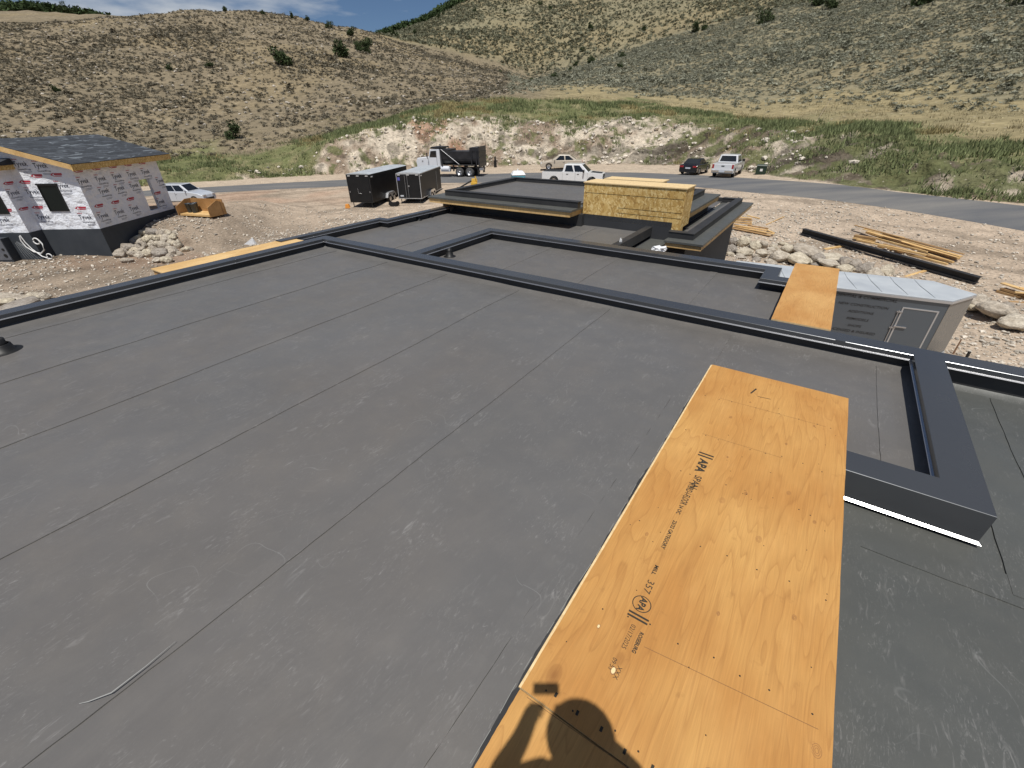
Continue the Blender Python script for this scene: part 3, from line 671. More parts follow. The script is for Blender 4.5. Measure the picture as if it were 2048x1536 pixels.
# upper roof slab with wide eave, wood fascia and low parapet
def slab(v0,v1,u0,u1,ztop,fh,setb,ph,wood=True,lf=True,rt=True,back=True,name='upper_roof',cut=None):
    mb=MB(); mb.box(v0,v1,u0,u1,ztop-.05,ztop); e=obj('eave_cap',mb,M_mem2,house,.004)
    mb=MB(); mb.box(v0+.03,v1-.03,u0+.03,u1-.03,ztop-.05-fh,ztop-.051); obj('wood_fascia',mb,M_lum if wood else M_lumd,house)
    i0,i1,j0,j1=v0+setb*lf,v1-setb*rt,u0+setb,u1-setb
    t=.18; mb=MB()
    mb.box(i0,i1,j0,j0+t,ztop-.01,ztop+ph); mb.box(i0,i1,j1-t,j1,ztop-.01,ztop+ph); 
    if lf: mb.box(i0,i0+t,j0+t,j1-t,ztop-.01,ztop+ph)
    if rt: mb.box(i1-t,i1,j0+t,j1-t,ztop-.01,ztop+ph)
    obj('parapet',mb,M_flash,house,.004)
    mb=MB(); a=.012; T=ztop+ph
    for (x0,x1,y0,y1) in ((i0-a,i1+a,j0-a,j0+t+a),(i0-a,i1+a,j1-t-a,j1+a),(i0-a,i0+t+a,j0+t+a,j1-t-a),(i1-t-a,i1+a,j0+t+a,j1-t-a))[:2]+(((i0-a,i0+t+a,j0+t+a,j1-t-a),) if lf else ())+(((i1-t-a,i1+a,j0+t+a,j1-t-a),) if rt else ()): mb.box(x0,x1,y0,y1,T+.001,T+.014)
    obj('coping',mb,M_flash,house)
    wavy_sheet(i0+t,i1-t,j0+t,j1-t,ztop+.03,'roof_membrane',M_mem,.005)
slab(-10.25,-5.36,10.5,15.1,.47,.12,.38,.14,rt=False); slab(-5.36,-2.78,11.93,15.1,.47,.12,.38,.14,lf=False)
mb=MB(); mb.box(-10.15,-5.3,11.05,11.2,-.02,.30); mb.box(-5.45,-3.3,11.85,11.95,-.02,.42); mb.box(-5.45,-5.3,11.2,11.85,-.02,.30); obj('upper_wall',mb,M_flash,house)
slab(-2.95,-2.08,10.55,17.0,.03,.10,.30,.13,lf=False)
wavy_sheet(-4.6,-2.95,12.0,16.65,.055,'roof_membrane',M_mem,.004)
mb=MB(); mb.box(-4.6,-2.95,16.52,16.70,.0,.16); obj('parapet',mb,M_flash,house); mb=MB(); mb.box(-4.6,-2.6,11.95,12.05,-.3,.05); obj('parapet',mb,M_flash,house)
# curb at the right end of the far membrane
mb=MB(); mb.box(-3.62,-3.46,8.95,11.95,-.05,.16); obj('roof_curb',mb,M_flash,house,.006)
mb=MB(); mb.box(-3.45,-3.0,8.95,11.6,-.3,-.12); obj('eave_cap',mb,M_mem2,house); mb=MB(); mb.box(-3.42,-2.97,8.96,11.55,-.42,-.301); obj('wood_fascia',mb,M_lum,house)
# OSB clad chase standing over the far roof
ch=MB(); ch.box(-5.36,-2.80,11.20,11.90,.18,1.04); ch.box(-3.02,-2.80,11.20,11.45,-.5,.18); cho=obj('chimney_chase',ch,M_osb,house,.002)
mb=MB(); mb.box(-5.38,-2.78,11.18,11.92,1.042,1.065); obj('chase_lid',mb,M_plyedge,cho)
mb=MB()
for z in (.40,.52,.82): mb.box(-5.3+.9*(z<.6),-2.82,11.195,11.1985,z,z+.003)
obj('board_joint',mb,M_ink,cho)
mb=MB(); mb.box(-5.55,-3.95,13.0,13.5,.45,.93); cb=obj('chimney_chase',mb,M_osb,house); mb=MB(); mb.box(-5.6,-3.9,12.95,13.55,.932,.96); obj('chase_lid',mb,M_plyedge,cb)
# framed chase under the big plywood lid, and its taller end where the photographer stands
mb=MB(); mb.box(-.50,.62,.10,4.52,-.1,.178); o_=obj('roof_chase',mb,M_flash,house)
mb=MB(); mb.box(-.50,.62,-1.1,.05,-.1,.88); obj('tall_chase',mb,M_osb,house)
mb=MB(); mb.box(-.12,.42,6.34,9.2,-.05,.178); obj('roof_chase',mb,M_flash,house)
mb=MB(); mb.box(-10.12,-9.58,2.95,5.75,-.6,.15); obj('roof_chase',mb,M_plyx,house)
# vents
def vent(v,u,z,h,r,label,group=None):
    wx=v*math.cos(AZ)+u*math.sin(AZ); wy=-v*math.sin(AZ)+u*math.cos(AZ)
    t=thing('pipe_vent',label,'roof vent',(wx,wy,z),0,group)
    mb=MB(); mb.lathe([(r*2.0,0),(r*1.9,.006),(r*1.25,.02),(r*1.12,h*.55),(r,h*.6)],20); obj('boot',mb,M_blk,t)
    mb=MB(); mb.lathe([(r*.8,h*.5),(r*.8,h),(r*.66,h),(r*.66,h*.6),(0,h*.6)],20); obj('pipe',mb,M_blk,t)
vent(-8.30,.50,.0,.17,.10,'black rubber vent boot at the left edge of the near roof')
vent(-6.35,6.98,.0,.16,.065,'black vent boot just beyond the first coping on the middle roof')
vent(-9.70+.02,9.45,.0,.13,.055,'nearer of the two small vents on the far membrane'); vent(-9.70,9.95,.0,.13,.055,'farther of the two small vents on the far membrane')
# white offcuts on the far roof
def uvw(v,u): return v*math.cos(AZ)+u*math.sin(AZ),-v*math.sin(AZ)+u*math.cos(AZ)
x,y=uvw(-2.95,10.25); t=MB(); 
v_,f_=ico(3); g_=np.random.default_rng(5); v_=v_*(.35+1.1*fbm(v_[:,0]*4+9,v_[:,1]*4+v_[:,2]*3,1,3,5))[:,None]*np.array([.17,.11,.10]); t.add([tuple(q) for q in v_],[tuple(q) for q in f_.tolist()])
o=obj('wrap_scrap',t,M_wbag,loc=(x,y,-.12)); tag(o,'crumpled white wrap scrap at the foot of the tall strand board leg','scrap')
x,y=uvw(-3.56,9.35); t=MB(); t.tube([(0,0,0),(.01,0,.12),(.03,.01,.22)],.016); t.tube([(.05,.02,0),(.05,.0,.10),(.04,0,.19)],.016); o=obj('white_pipe_stub',t,M_white,loc=(x,y,.02)); tag(o,'pair of short white pipe stubs by the roof curb','pipe stub')
# ---------------------------------------------------------------- plywood sheets
def ply(name_label,v0,v1,u0,u1,z,m,th=.019,split=None,groove=True):
    cx,cy=(v0+v1)/2,(u0+u1)/2; x,y=uvw(cx,cy); t=thing('plywood_sheet',name_label,'plywood',(x,y,z),-AZ)
    a,b=(v1-v0)/2,(u1-u0)/2
    n=40
    mb=MB(); ed=MB()
    # top face with slightly ragged long edges
    def edge(s,u): return s*(a+.0008*math.sin(u*9+s)+random.uniform(-.0009,.0009))
    us=[-b+2*b*i/n for i in range(n+1)]; Lf=[(edge(-1,u),u) for u in us]; Rt=[(edge(1,u),u) for u in us]
    vs=[(p[0],p[1],th) for p in Lf]+[(p[0],p[1],th) for p in Rt]; mb.add(vs,[(i,n+1+i,n+2+i,i+1) for i in range(n)])
    face=obj('face_veneer',mb,m,t)
    vs=[]; 
    for P_ in (Lf,Rt): vs+=[(p[0],p[1],th) for p in P_]+[(p[0],p[1],0) for p in P_]
    k=n+1
    fs=[(i,i+1,k+i+1,k+i) for i in range(n)]+[(2*k+i,2*k+i+1,3*k+i+1,3*k+i) for i in range(n)]+[(0,k,3*k,2*k),(n,k+n,3*k+n,2*k+n)]+[(k+i,k+i+1,3*k+i+1,3*k+i) for i in range(n)]
    ed.add(vs,fs); obj('veneer_edge',ed,M_plyedge,t)
    return t,a,b,th
def ring(mb,c,z,r0,r1,n=24):
    vs=[]
    for r in(r0,r1):
        for i in range(n): vs.append((c[0]+r*math.cos(6.283*i/n),c[1]+r*math.sin(6.283*i/n),z))
    mb.add(vs,[(i,(i+1)%n,n+(i+1)%n,n+i) for i in range(n)])
bigp,a,b,th=ply('large plywood sheet with black mill stamps, nearest the camera under the shadow',-.565,.655,.86,4.62,.20-.019+.004,M_ply)
PC=(( -.565+.655)/2,(.86+4.62)/2)
mb=MB(); mb.box(-a-.014,-a-.001,-b,b,.003,.013); obj('tongue_edge',mb,M_plyedge,bigp)
def onply(v,u,z=.0008): return (v-PC[0],u-PC[1],th+z)
st=MB()
def stamp(s,v,u,size,bold=0.0,width=1,shear=0,align='LEFT'):
    q=MB(); text_mb(q,s,size,Matrix.Rotation(-math.pi/2,4,'Z'),bold,shear,width,align); obj('mill_stamp',q,M_ink,bigp,loc=onply(v,u))
for q in (0,.035): st=MB(); st.box(*(lambda p:(p[0],p[0]+.11,p[1],p[1]+.016,p[2]-.0005,p[2]))(onply(-.31,3.02+q))); obj('stamp_bar',st,M_ink,bigp)
stamp('APA',-.255,2.99,.085,.004); 
stamp("SPAN",-.245,2.78,.07,.001,.9); stamp('STURD-I-FLOOR',-.262,2.68,.06,.001,.55); stamp('24 OC',-.265,2.42,.035,.001,.9); stamp('23/32 CATEGORY',-.262,2.26,.034,.001,.95)
stamp('MILL',-.25,1.86,.03,.001,1.15); stamp('357',-.245,1.745,.055,0,1.1)
st=MB(); ring(st,onply(-.24,1.575)[:2],th+.0008,.046,.051); obj('stamp_ring',st,M_ink,bigp); stamp('APA',-.24,1.575,.052,.002,.85,align='CENTER')
for q in (0,.022): st=MB(); st.box(*(lambda p:(p[0],p[0]+.11,p[1],p[1]+.011,p[2]-.0005,p[2]))(onply(-.285,1.475+q))); obj('stamp_bar',st,M_ink,bigp)
stamp('ROSEBURG',-.185,1.425,.028,.001,.85); stamp('02/17/2025',-.235,1.44,.034,0,.9); stamp('XXX',-.215,1.205,.034,0,.9); stamp('09:53',-.25,1.23,.032,0,.9)
nm_=MB(); nm_.lathe([(0,0),(.0045,0),(.0045,-.0015)],8); nail0=[obj('nail_head',nm_,M_ink,bigp)]
def nail(p,s=1):
    o=nail0[0] if nail0[0].location.length==0 else nail0[0].copy()
    if o is not nail0[0]: C.objects.link(o)
    o.location=p; o.scale=(s,s,1)
M_pen=mat('pencil_brown',(.20,.10,.04),.8)
def mark(mb,nm='pencil_line'): obj(nm,mb,M_pen if nm=='pencil_line' else M_ink,bigp)
rows=[(3.97,9),(3.32,8),(2.78,6),(2.14,7),(1.47,8),(.93,8)]
for u,c in rows:
    for i in range(c):
        v=-.52+1.14*(i+random.uniform(.1,.9))/c; p=onply(v,u+random.uniform(-.02,.03)+.05*(v)); nail(p)
for k in range(34): p=onply(random.uniform(-.5,.6),random.uniform(1.0,4.5)); nail(p,.7)
for (u,v0,v1,sl) in ((1.36,-.15,.6,.08),(3.32,-.35,.25,.02),(.84,-.52,.62,.03),(3.97,-.35,.5,.02)):
    p=onply(v0,u); q=onply(v1,u+sl); nl=MB(); nl.add([(p[0],p[1],p[2]),(q[0],q[1],q[2]),(q[0],q[1]+.0025,q[2]),(p[0],p[1]+.0025,p[2])],[(0,1,2,3)]); mark(nl)
for i in range(9):
    v=-.42+i*.115; p=onply(v,.90+random.uniform(-.02,.02)); nl=MB(); nl.box(p[0],p[0]+.012,p[1],p[1]+.022,p[2]-.001,p[2]); mark(nl,'number_mark')
p=onply(-.13,4.22); nl=MB(); nl.add([(p[0],p[1],p[2]),(p[0]+.03,p[1]+.12,p[2]),(p[0]+.045,p[1]+.117,p[2]),(p[0]+.013,p[1]-.003,p[2])],[(0,1,2,3)]); mark(nl,'ink_mark')
p=onply(-.06,4.20); nl=MB(); nl.add([(p[0],p[1],p[2]),(p[0]+.11,p[1]+.012,p[2]),(p[0]+.11,p[1]+.004,p[2]),(p[0],p[1]-.006,p[2])],[(0,1,2,3)]); mark(nl,'ink_mark')
M_kn=mat('knot',(.30,.14,.05),.6); M_kn2=mat('wood_plug',(.80,.62,.33),.6)
def P2(v,u,r,m,nm,sq=.6):
    x=onply(v,u,.0006); mb=MB(); n=20; mb.add([(x[0]+r*sq*math.cos(6.283*i/n),x[1]+r*math.sin(6.283*i/n),x[2]) for i in range(n)],[list(range(n))]); return obj(nm,mb,m,bigp)
# knots placed as on the sheet
for (v,u,r) in ((-.235,1.17,.016),(-.385,1.33,.010)): 
    P2(v,u,r*1.35,M_kn,'knot_ring'); o=P2(v,u,r,M_kn2,'wood_plug'); o.location.z+=.0006
for (v,u,r) in ((-.045,2.62,.03),(.22,2.40,.028),(.33,2.95,.022),(.08,2.78,.018),(-.11,3.12,.012),(.60,1.35,.03),(.24,1.02,.022),(.45,.93,.03),(-.38,2.05,.016),(.12,1.75,.014),(.46,1.95,.018),(.5,2.75,.016),(-.2,3.7,.02),(.25,3.55,.015),(.42,3.95,.014),(-.1,4.05,.012)):
    mb=MB(); c=onply(v,u)
    for k in range(3):
        rr=r*(1-.3*k); n=22; z=c[2]-.0002+.0001*k; vs=[]
        for q in (rr,rr-.0022):
            for i in range(n): vs.append((c[0]+q*.62*math.cos(6.283*i/n)*(1+.1*math.sin(3*i)),c[1]+q*math.sin(6.283*i/n),z))
        mb.add(vs,[(i,(i+1)%n,n+(i+1)%n,n+i) for i in range(n)])
    obj('knot_ring',mb,M_kn,bigp,fix=False)
ply('second plywood sheet butting the stamped one under the photographer',-.565,.655,.10,.852,.20-.019+.004,M_ply)
ply('narrow plywood sheet capping the chase beside the grey trailer',-.22,.44,6.32,9.33,.20-.014,M_ply2)
ply('long plywood strip outside the left coping of the near roof',-10.14,-9.56,2.93,5.78,.155,M_lum)
# ---------------------------------------------------------------- the photographer (seen only by shadow)
def skin_fig(name,verts,edges,radii,m,parent,root=0,sub=2):
    me=bpy.data.meshes.new(name); me.from_pydata(verts,edges,[]); o=bpy.data.objects.new(name,me); C.objects.link(o); o.parent=parent; me.materials.append(m)
    md=o.modifiers.new('skin','SKIN'); md.use_smooth_shade=True
    sv=me.skin_vertices[0].data
    for i,r_ in enumerate(radii): sv[i].radius=(r_,r_) if not isinstance(r_,tuple) else r_; sv[i].use_root=(i==root)
    s=o.modifiers.new('sub','SUBSURF'); s.levels=sub; s.render_levels=sub
    return o
per=thing('person','photographer in dark work clothes and cap holding a phone above the plywood','person',(0,0,0))
V_=[(.28,-.44,1.72),(.28,-.36,1.95),(.27,-.24,2.17),(.24,-.18,2.27),(.20,-.15,2.36),(.18,-.14,2.43),(.175,-.135,2.48),
 (.05,-.18,2.22),(-.19,-.12,1.95),(-.06,-.06,2.25),(-.005,-.03,2.455),
 (.37,-.17,2.25),(.42,-.12,1.97),(.24,-.06,2.20),(.13,-.03,2.44),
 (.17,-.44,1.68),(.15,-.24,1.32),(.13,-.36,.96),(.13,-.24,.91),(.35,-.44,1.68),(.36,-.28,1.32),(.36,-.38,.96),(.36,-.26,.91)]
E_=[(0,1),(1,2),(2,3),(3,4),(4,5),(5,6),(2,7),(7,8),(8,9),(9,10),(2,11),(11,12),(12,13),(13,14),(0,15),(15,16),(16,17),(17,18),(0,19),(19,20),(20,21),(21,22)]
R_=[(.18,.12),(.18,.12),(.20,.12),(.13,.09),(.095,.09),(.095,.10),(.07,.07),.085,.062,.042,.035,.095,.045,.032,.03,.095,.062,.042,.03,.095,.062,.042,.03]
skin_fig('body',V_,E_,R_,mat('work_clothes',(.05,.06,.09),.9),per)
M_skin=mat('skin',(.45,.28,.2),.6)
for s,hx,hy,hz in ((-1,-.015,-.035,2.46),(1,.14,-.035,2.45)):
    hv=[(hx,hy-.01,hz-.05),(hx,hy,hz-.01)]; he=[(0,1)]; hr=[.022,.026]
    for k in range(4):
        b0=len(hv); hv+=[(hx-s*.0,hy+.0,hz+.015*k-.015),(hx-s*.035,hy+.012*0-.004,hz+.015*k-.010),(hx-s*.055,hy-.008,hz+.014*k-.012)]; he+=[(1,b0),(b0,b0+1),(b0+1,b0+2)]; hr+=[.010,.009,.008]
    b0=len(hv); hv+=[(hx-s*.012,hy-.012,hz-.03),(hx-s*.045,hy-.026,hz-.012)]; he+=[(0,b0),(b0,b0+1)]; hr+=[.011,.009]
    skin_fig('hand',hv,he,hr,M_skin,per,0,1)
mb=MB(); mb.lathe([(.0,.09),(.07,.075),(.10,.03),(.102,-.01)],20,(.19,-.145,2.47)); mb.lathe([(.10,.0),(.15,-.012),(.10,-.01)],20,(.19,-.145,2.47)); obj('cap',mb,mat('cap_cloth',(.1,.1,.1),.9),per)
ph=thing('phone','black phone held by the photographer','phone',(0,0,0)); mb=MB(); mb.box(-.01,.112,-.008,-.0005,-.070,-.014,mat=camo.matrix_world@Matrix.Translation((.0,0,.022))@Matrix.Rotation(math.pi/2,4,'X')); obj('phone_body',mb,M_blk,ph,.003)
D_RB=[(13.49,28.26,-4.21,0.3,0.29),(13.73,27.63,-4.22,0.27,0.35),(14.22,27.25,-4.18,0.38,0.38),(14.55,26.51,-4.23,0.33,0.34),(15.2,26.66,-4.23,0.3,0.3),(12.83,26.91,-4.33,0.22,0.23),(13.05,26.15,-4.3,0.31,0.33),(13.66,25.71,-4.34,0.46,0.27),(14.4,25.23,-4.32,0.4,0.3),(15.3,25.96,-4.33,0.26,0.2),(14.92,24.41,-4.3,0.48,0.35),(15.75,26.66,-4.29,0.25,0.18),(16.04,25.56,-4.21,0.45,0.37),(16.91,25.15,-4.19,0.81,0.38),(15.84,23.97,-4.29,0.7,0.36),(16.87,24.02,-4.29,0.39,0.31),(17.65,24.06,-4.29,0.64,0.27),(16.92,23.21,-4.36,0.54,0.25),(17.97,23.53,-4.33,0.39,0.23),(17.91,22.64,-4.31,0.37,0.32),(17.07,22.08,-4.35,0.47,0.31),(14.0,25.14,-4.43,0.2,0.15),(14.34,24.18,-4.46,0.25,0.14),(12.82,25.64,-4.45,0.23,0.13),(13.12,24.99,-4.48,0.3,0.12)]
D_RB2=[(19.05,16.92,-4.22,0.41,0.35),(18.85,16.85,-4.38,0.3,0.2),(19.02,16.18,-4.18,0.65,0.37),(18.92,15.15,-4.26,0.57,0.3),(20.56,17.11,-4.42,0.3,0.17),(18.98,14.87,-4.28,0.27,0.28)]
D_LB=[(-23.46,19.96,-4.42,0.61,0.21),(-22.33,19.87,-4.39,0.34,0.25),(-22.0,20.05,-4.42,0.27,0.21),(-23.12,19.29,-4.43,0.44,0.2),(-22.0,18.97,-4.41,0.78,0.23),(-22.39,18.52,-4.47,0.47,0.15),(-21.71,19.4,-4.49,0.27,0.13)]
D_PB=[(-25.93,30.25,-3.48,0.36,0.23),(-25.35,30.18,-3.5,0.34,0.26),(-24.65,30.15,-3.51,0.35,0.29),(-23.89,29.81,-3.69,0.35,0.27),(-23.33,29.88,-3.62,0.5,0.35),(-25.78,29.83,-3.7,0.38,0.2),(-25.14,29.57,-3.77,0.31,0.34),(-24.7,29.63,-3.79,0.43,0.22),(-24.06,29.39,-3.9,0.38,0.27),(-25.57,29.43,-3.89,0.36,0.23),(-23.48,29.35,-3.93,0.46,0.25),(-22.98,29.37,-3.91,0.45,0.28),(-25.25,29.02,-4.07,0.47,0.25),(-24.66,29.07,-4.07,0.39,0.22),(-24.18,29.13,-4.02,0.31,0.26),(-23.74,29.01,-4.06,0.38,0.31),(-25.13,28.67,-4.24,0.35,0.18),(-23.32,28.78,-4.2,0.26,0.22),(-22.94,28.9,-4.14,0.34,0.24),(-22.47,28.84,-4.16,0.37,0.26),(-24.23,28.47,-4.23,0.57,0.33),(-23.75,28.64,-4.25,0.3,0.19),(-22.65,28.46,-4.31,0.33,0.19),(-23.7,27.16,-4.29,0.62,0.38),(-23.27,28.27,-4.35,0.45,0.19),(-22.08,27.27,-4.34,0.43,0.29),(-22.46,27.04,-4.37,0.36,0.25),(-23.15,27.33,-4.37,0.36,0.21),(-21.99,28.66,-4.19,0.44,0.34),(-22.21,29.35,-3.92,0.45,0.3),(-22.74,29.8,-3.71,0.38,0.26),(-21.81,29.43,-3.88,0.41,0.3),(-21.32,27.22,-4.31,0.63,0.36),(-20.93,27.71,-4.33,0.56,0.32),(-21.17,28.76,-4.16,0.36,0.33),(-20.18,25.99,-4.41,0.47,0.23),(-22.62,26.17,-4.42,0.42,0.16),(-20.85,26.11,-4.43,0.41,0.17)]
D_L1=[(14.85,30.83,-4.04,16.55,28.62,-4.12,0.24,0.05),(15.19,30.73,-3.97,16.79,28.72,-4.04,0.2,0.05),(15.11,30.85,-3.88,16.62,29.29,-3.93,0.2,0.06),(15.84,30.37,-3.82,16.72,29.42,-3.85,0.14,0.06),(15.03,30.89,-3.72,16.04,30.26,-3.72,0.24,0.06),(15.14,30.82,-3.6,16.03,30.31,-3.6,0.24,0.06),(15.23,30.83,-3.5,16.04,30.39,-3.49,0.24,0.06),(15.4,30.89,-3.4,16.01,30.44,-3.41,0.2,0.05),(15.94,31.0,-3.32,16.41,30.19,-3.37,0.14,0.05),(17.36,30.93,-3.93,19.26,32.32,-3.68,0.05,0.04),(16.86,29.73,-4.0,16.94,28.99,-4.05,0.14,0.05)]
D_L2=[(21.52,28.42,-3.51,23.43,22.72,-3.83,0.14,0.04),(21.62,27.72,-3.6,22.63,25.79,-3.69,0.24,0.04),(22.2,26.79,-3.68,23.26,22.63,-3.92,0.24,0.05),(22.13,27.99,-3.8,23.54,23.0,-4.1,0.3,0.1),(20.74,27.1,-3.79,21.43,26.25,-3.82,0.24,0.1),(20.69,27.08,-3.92,21.45,26.26,-3.94,0.24,0.1),(20.58,26.6,-3.93,22.27,23.54,-4.05,0.14,0.09),(21.67,26.57,-3.86,22.6,23.89,-4.0,0.09,0.09),(21.58,25.76,-4.01,22.81,22.61,-4.15,0.14,0.09),(22.54,23.76,-4.07,22.83,22.45,-4.14,0.12,0.09),(21.36,25.82,-4.1,22.61,22.49,-4.25,0.14,0.09)]
D_L3=[(22.04,19.03,-4.11,22.26,17.69,-4.15,0.25,0.05),(21.97,18.97,-4.42,22.39,17.65,-4.44,0.3,0.09),(22.02,18.9,-4.3,22.35,17.68,-4.32,0.26,0.09),(21.69,18.07,-4.19,22.37,17.78,-4.18,0.1,0.05),(21.44,17.87,-4.54,22.35,17.57,-4.52,0.15,0.05),(22.18,18.41,-4.11,22.62,18.07,-4.1,0.1,0.05)]
D_CR=[(18.32,25.89,-4.28,19.68,26.18,-4.18,0.14,0.09),(19.53,21.22,-4.48,21.23,21.95,-4.37,0.14,0.09)]
D_BM=(18.55,28.71,-3.74,21.86,19.9,-4.13,0.3,0.34)
D_TR=[(-56.68,138.88,5.82,0),(-48.01,157.86,5.39,0),(-49.23,183.51,4.27,0),(-45.65,179.28,4.15,0),(-47.06,176.85,2.61,0),(-48.67,193.99,3.67,0),(-59.5,294.04,5.51,0),(-53.55,325.63,3.03,0),(16.48,189.28,3.3,0),(-43.78,80.92,2.82,0),(-243.98,316.98,6.53,0),(10.32,229.77,2.35,0),(48.9,326.36,4.71,0),(39.71,256.95,3.71,0),(37.87,277.43,3.43,0),(35.76,237.32,2.94,0),(39.06,185.94,2.33,0),(49.49,234.84,3.43,0),(32.25,257.99,3.18,0),(71.5,291.36,3.06,0),(116.01,403.66,6.86,0),(83.69,248.27,5.35,0),(87.07,247.11,3.74,0),(96.01,209.0,6.1,0),(119.14,208.34,5.88,0),(119.27,219.71,6.63,0),(117.75,161.66,6.94,0),(124.09,169.41,4.29,0),(114.45,125.7,7.29,0),(-3.17,234.98,1.68,0),(-23.44,419.35,3.43,0),(-1.27,400.0,2.86,0),(25.42,429.25,3.95,0),(6.99,469.95,3.36,0),(-47.95,437.38,3.59,0),(-20.19,299.32,2.14,0),(-64.99,374.4,2.71,0),(25.5,218.52,2.02,0),(30.72,398.82,4.08,0),(-49.85,417.03,3.43,0),(-72.22,131.47,1.99,0),(-79.31,127.32,1.84,0),(-90.55,106.77,1.86,0),(-104.23,211.73,2.41,0),(-92.74,217.02,2.17,0),(-83.35,220.79,2.17,0),(-77.67,220.74,2.15,0),(-67.67,214.58,3.21,0),(-58.14,206.99,3.95,0),(101.4,469.17,5.88,0),(140.1,448.63,6.71,0.0)]

# ---------------------------------------------------------------- house being built on the left
M_wrap=simple_noise_mat('house_wrap',(.76,.79,.86),(.84,.86,.90),2.2,.42,.4,1.0,.16,3)
M_blue=mat('print_dark',(.045,.05,.075),.6); M_red=mat('print_red',(.45,.035,.06),.6)
M_found=simple_noise_mat('foundation_coating',(.030,.036,.045),(.055,.062,.072),.8,.65,.4,.2,.02)
def shingle_mat():
    m=mat('asphalt_shingles',(.03,.035,.04),.8); t=NT(m); o=t.co((1,1,1)); 
    br=t.n('ShaderNodeTexBrick'); br.inputs['Scale'].default_value=1.0; br.inputs['Brick Width'].default_value=1.0; br.inputs['Row Height'].default_value=.30; br.inputs['Mortar Size'].default_value=.02; br.inputs['Color1'].default_value=(.028,.033,.04,1); br.inputs['Color2'].default_value=(.06,.068,.08,1); br.inputs['Mortar'].default_value=(.02,.02,.022,1)
    mp=t.co((1,1,1),(0,0,R(90))); t.l(mp,br.inputs['Vector']); n=t.noise(t.co((3.4,.9,1),(0,0,.35)),1.25,2,.5,.6); n2=t.noise(o,14,2)
    c=t.mix(t.ramp(n,[(.60,0),(.63,.9)]),br.outputs['Color'],(.15,.17,.19)); t.col(t.mix(.6,c,t.ramp(n2,[(.3,.6),(.7,1.4)]),'MULTIPLY')); t.bump(br.outputs['Fac'],-.5,.02); return m
hs=thing('wrapped_house','half-built house clad in white printed house wrap with grey shingle roof','house',(-24.4,27.4,-4.6))
# local: +x right, +y away ; wall top .5+4.6 = 5.1 ; foundation top 1.7
FT=1.72; WT=5.02
mb=MB(); mb.box(-3.5,0,0,.2,FT,WT); mb.prism([(-3.5,WT+.001),(0,WT+.001),(0,WT+.05),(-3.5,WT+.82)],0,.2); mb.box(-9,-3.5,-.8,-.6,FT,WT+.05); mb.box(-3.7,-3.5,-.6,0,FT,WT+.05); mb.box(-9,-3.5,.0,.2,FT,WT+1.2)
mb.box(-.2,0,.2,4.5,FT,WT); mb.box(-.2,0,5.5,6.8,FT,WT); mb.box(-.2,0,4.5,5.5,FT,1.95); mb.box(-.2,0,4.5,5.5,3.87,WT); obj('wall',mb,M_wrap,hs); mb=MB(); mb.box(-9,-3.2,6.6,6.8,FT,WT); obj('wall',mb,M_wrap,hs)
mb=MB(); mb.box(-3.5,.03,-.03,6.83,-.6,FT-.012); mb.box(-9,-3.47,-.83,-.03,-.6,FT-.012); mb.box(-10,-4.8,-1.3,-.83,-.6,1.50); obj('foundation',mb,M_found,hs)
mb=MB(); mb.box(-10,-4.83,-1.32,-1.302,.30,1.46); wp=obj('vent_panel',mb,simple_noise_mat('grey_panel',(.10,.105,.125),(.15,.155,.17),3,.6,.4,.1),hs)
mb=MB(); mb.cyl((-5.0,-1.34,.9),(-5.0,-1.3,.9),.07); obj('vent_hole',mb,M_blk,wp); mb=MB(); mb.cyl((-5.05,-1.34,.55),(-5.05,-1.3,.55),.1); obj('vent_hole',mb,M_blk,wp)
# roof: ridge runs away from us at x=-3.9, eave on the right
ze,zr=5.20,6.42; xe,xr=.40,-4.0
mb=MB(); mb.hexa([(xr,-.36,zr-.16),(xe,-.36,ze-.16),(xe,7.7,ze-.16),(xr,7.7,zr-.16)],[(xr,-.36,zr-.01),(xe,-.36,ze-.01),(xe,7.7,ze-.01),(xr,7.7,zr-.01)]); mb.hexa([(xr-5,-.36,ze-.16),(xr-.001,-.36,zr-.16),(xr-.001,7.7,zr-.16),(xr-5,7.7,ze-.16)],[(xr-5,-.36,ze-.01),(xr-.001,-.36,zr-.01),(xr-.001,7.7,zr-.01),(xr-5,7.7,ze-.01)])
rf=obj('roof',mb,M_lumd,hs)
mb=MB(); mb.hexa([(xr,-.42,zr-.004),(xe+.06,-.42,ze-.02),(xe+.06,7.8,ze-.02),(xr,7.8,zr-.004)],[(xr,-.42,zr+.02),(xe+.06,-.42,ze+.004),(xe+.06,7.8,ze+.004),(xr,7.8,zr+.02)]); obj('shingles',mb,shingle_mat(),rf)
mb=MB(); mb.hexa([(xr,-.46,zr-.26),(xe,-.46,ze-.28),(xe,-.37,ze-.28),(xr,-.37,zr-.26)],[(xr,-.46,zr-.01),(xe,-.46,ze-.025),(xe,-.37,ze-.025),(xr,-.37,zr-.01)]); obj('rake_board',mb,M_lum,rf)
mb=MB(); mb.box(xe+.002,xe+.06,-.46,7.75,ze-.34,ze-.03); obj('fascia_board',mb,M_osb,rf)
mb=MB(); mb.box(-9,-3.1,-1.25,.0,WT-.05,WT+.18); r2=obj('low_roof',mb,M_osb,hs); mb=MB(); mb.hexa([(-9,-1.32,WT+.182),(-3.02,-1.32,WT+.182),(-3.02,0,WT+.182),(-9,0,WT+.182)],[(-9,-1.32,WT+.21),(-3.02,-1.32,WT+.21),(-3.02,-.1,WT+.50),(-9,-.1,WT+.5)]); obj('shingles',mb,M_found,r2)
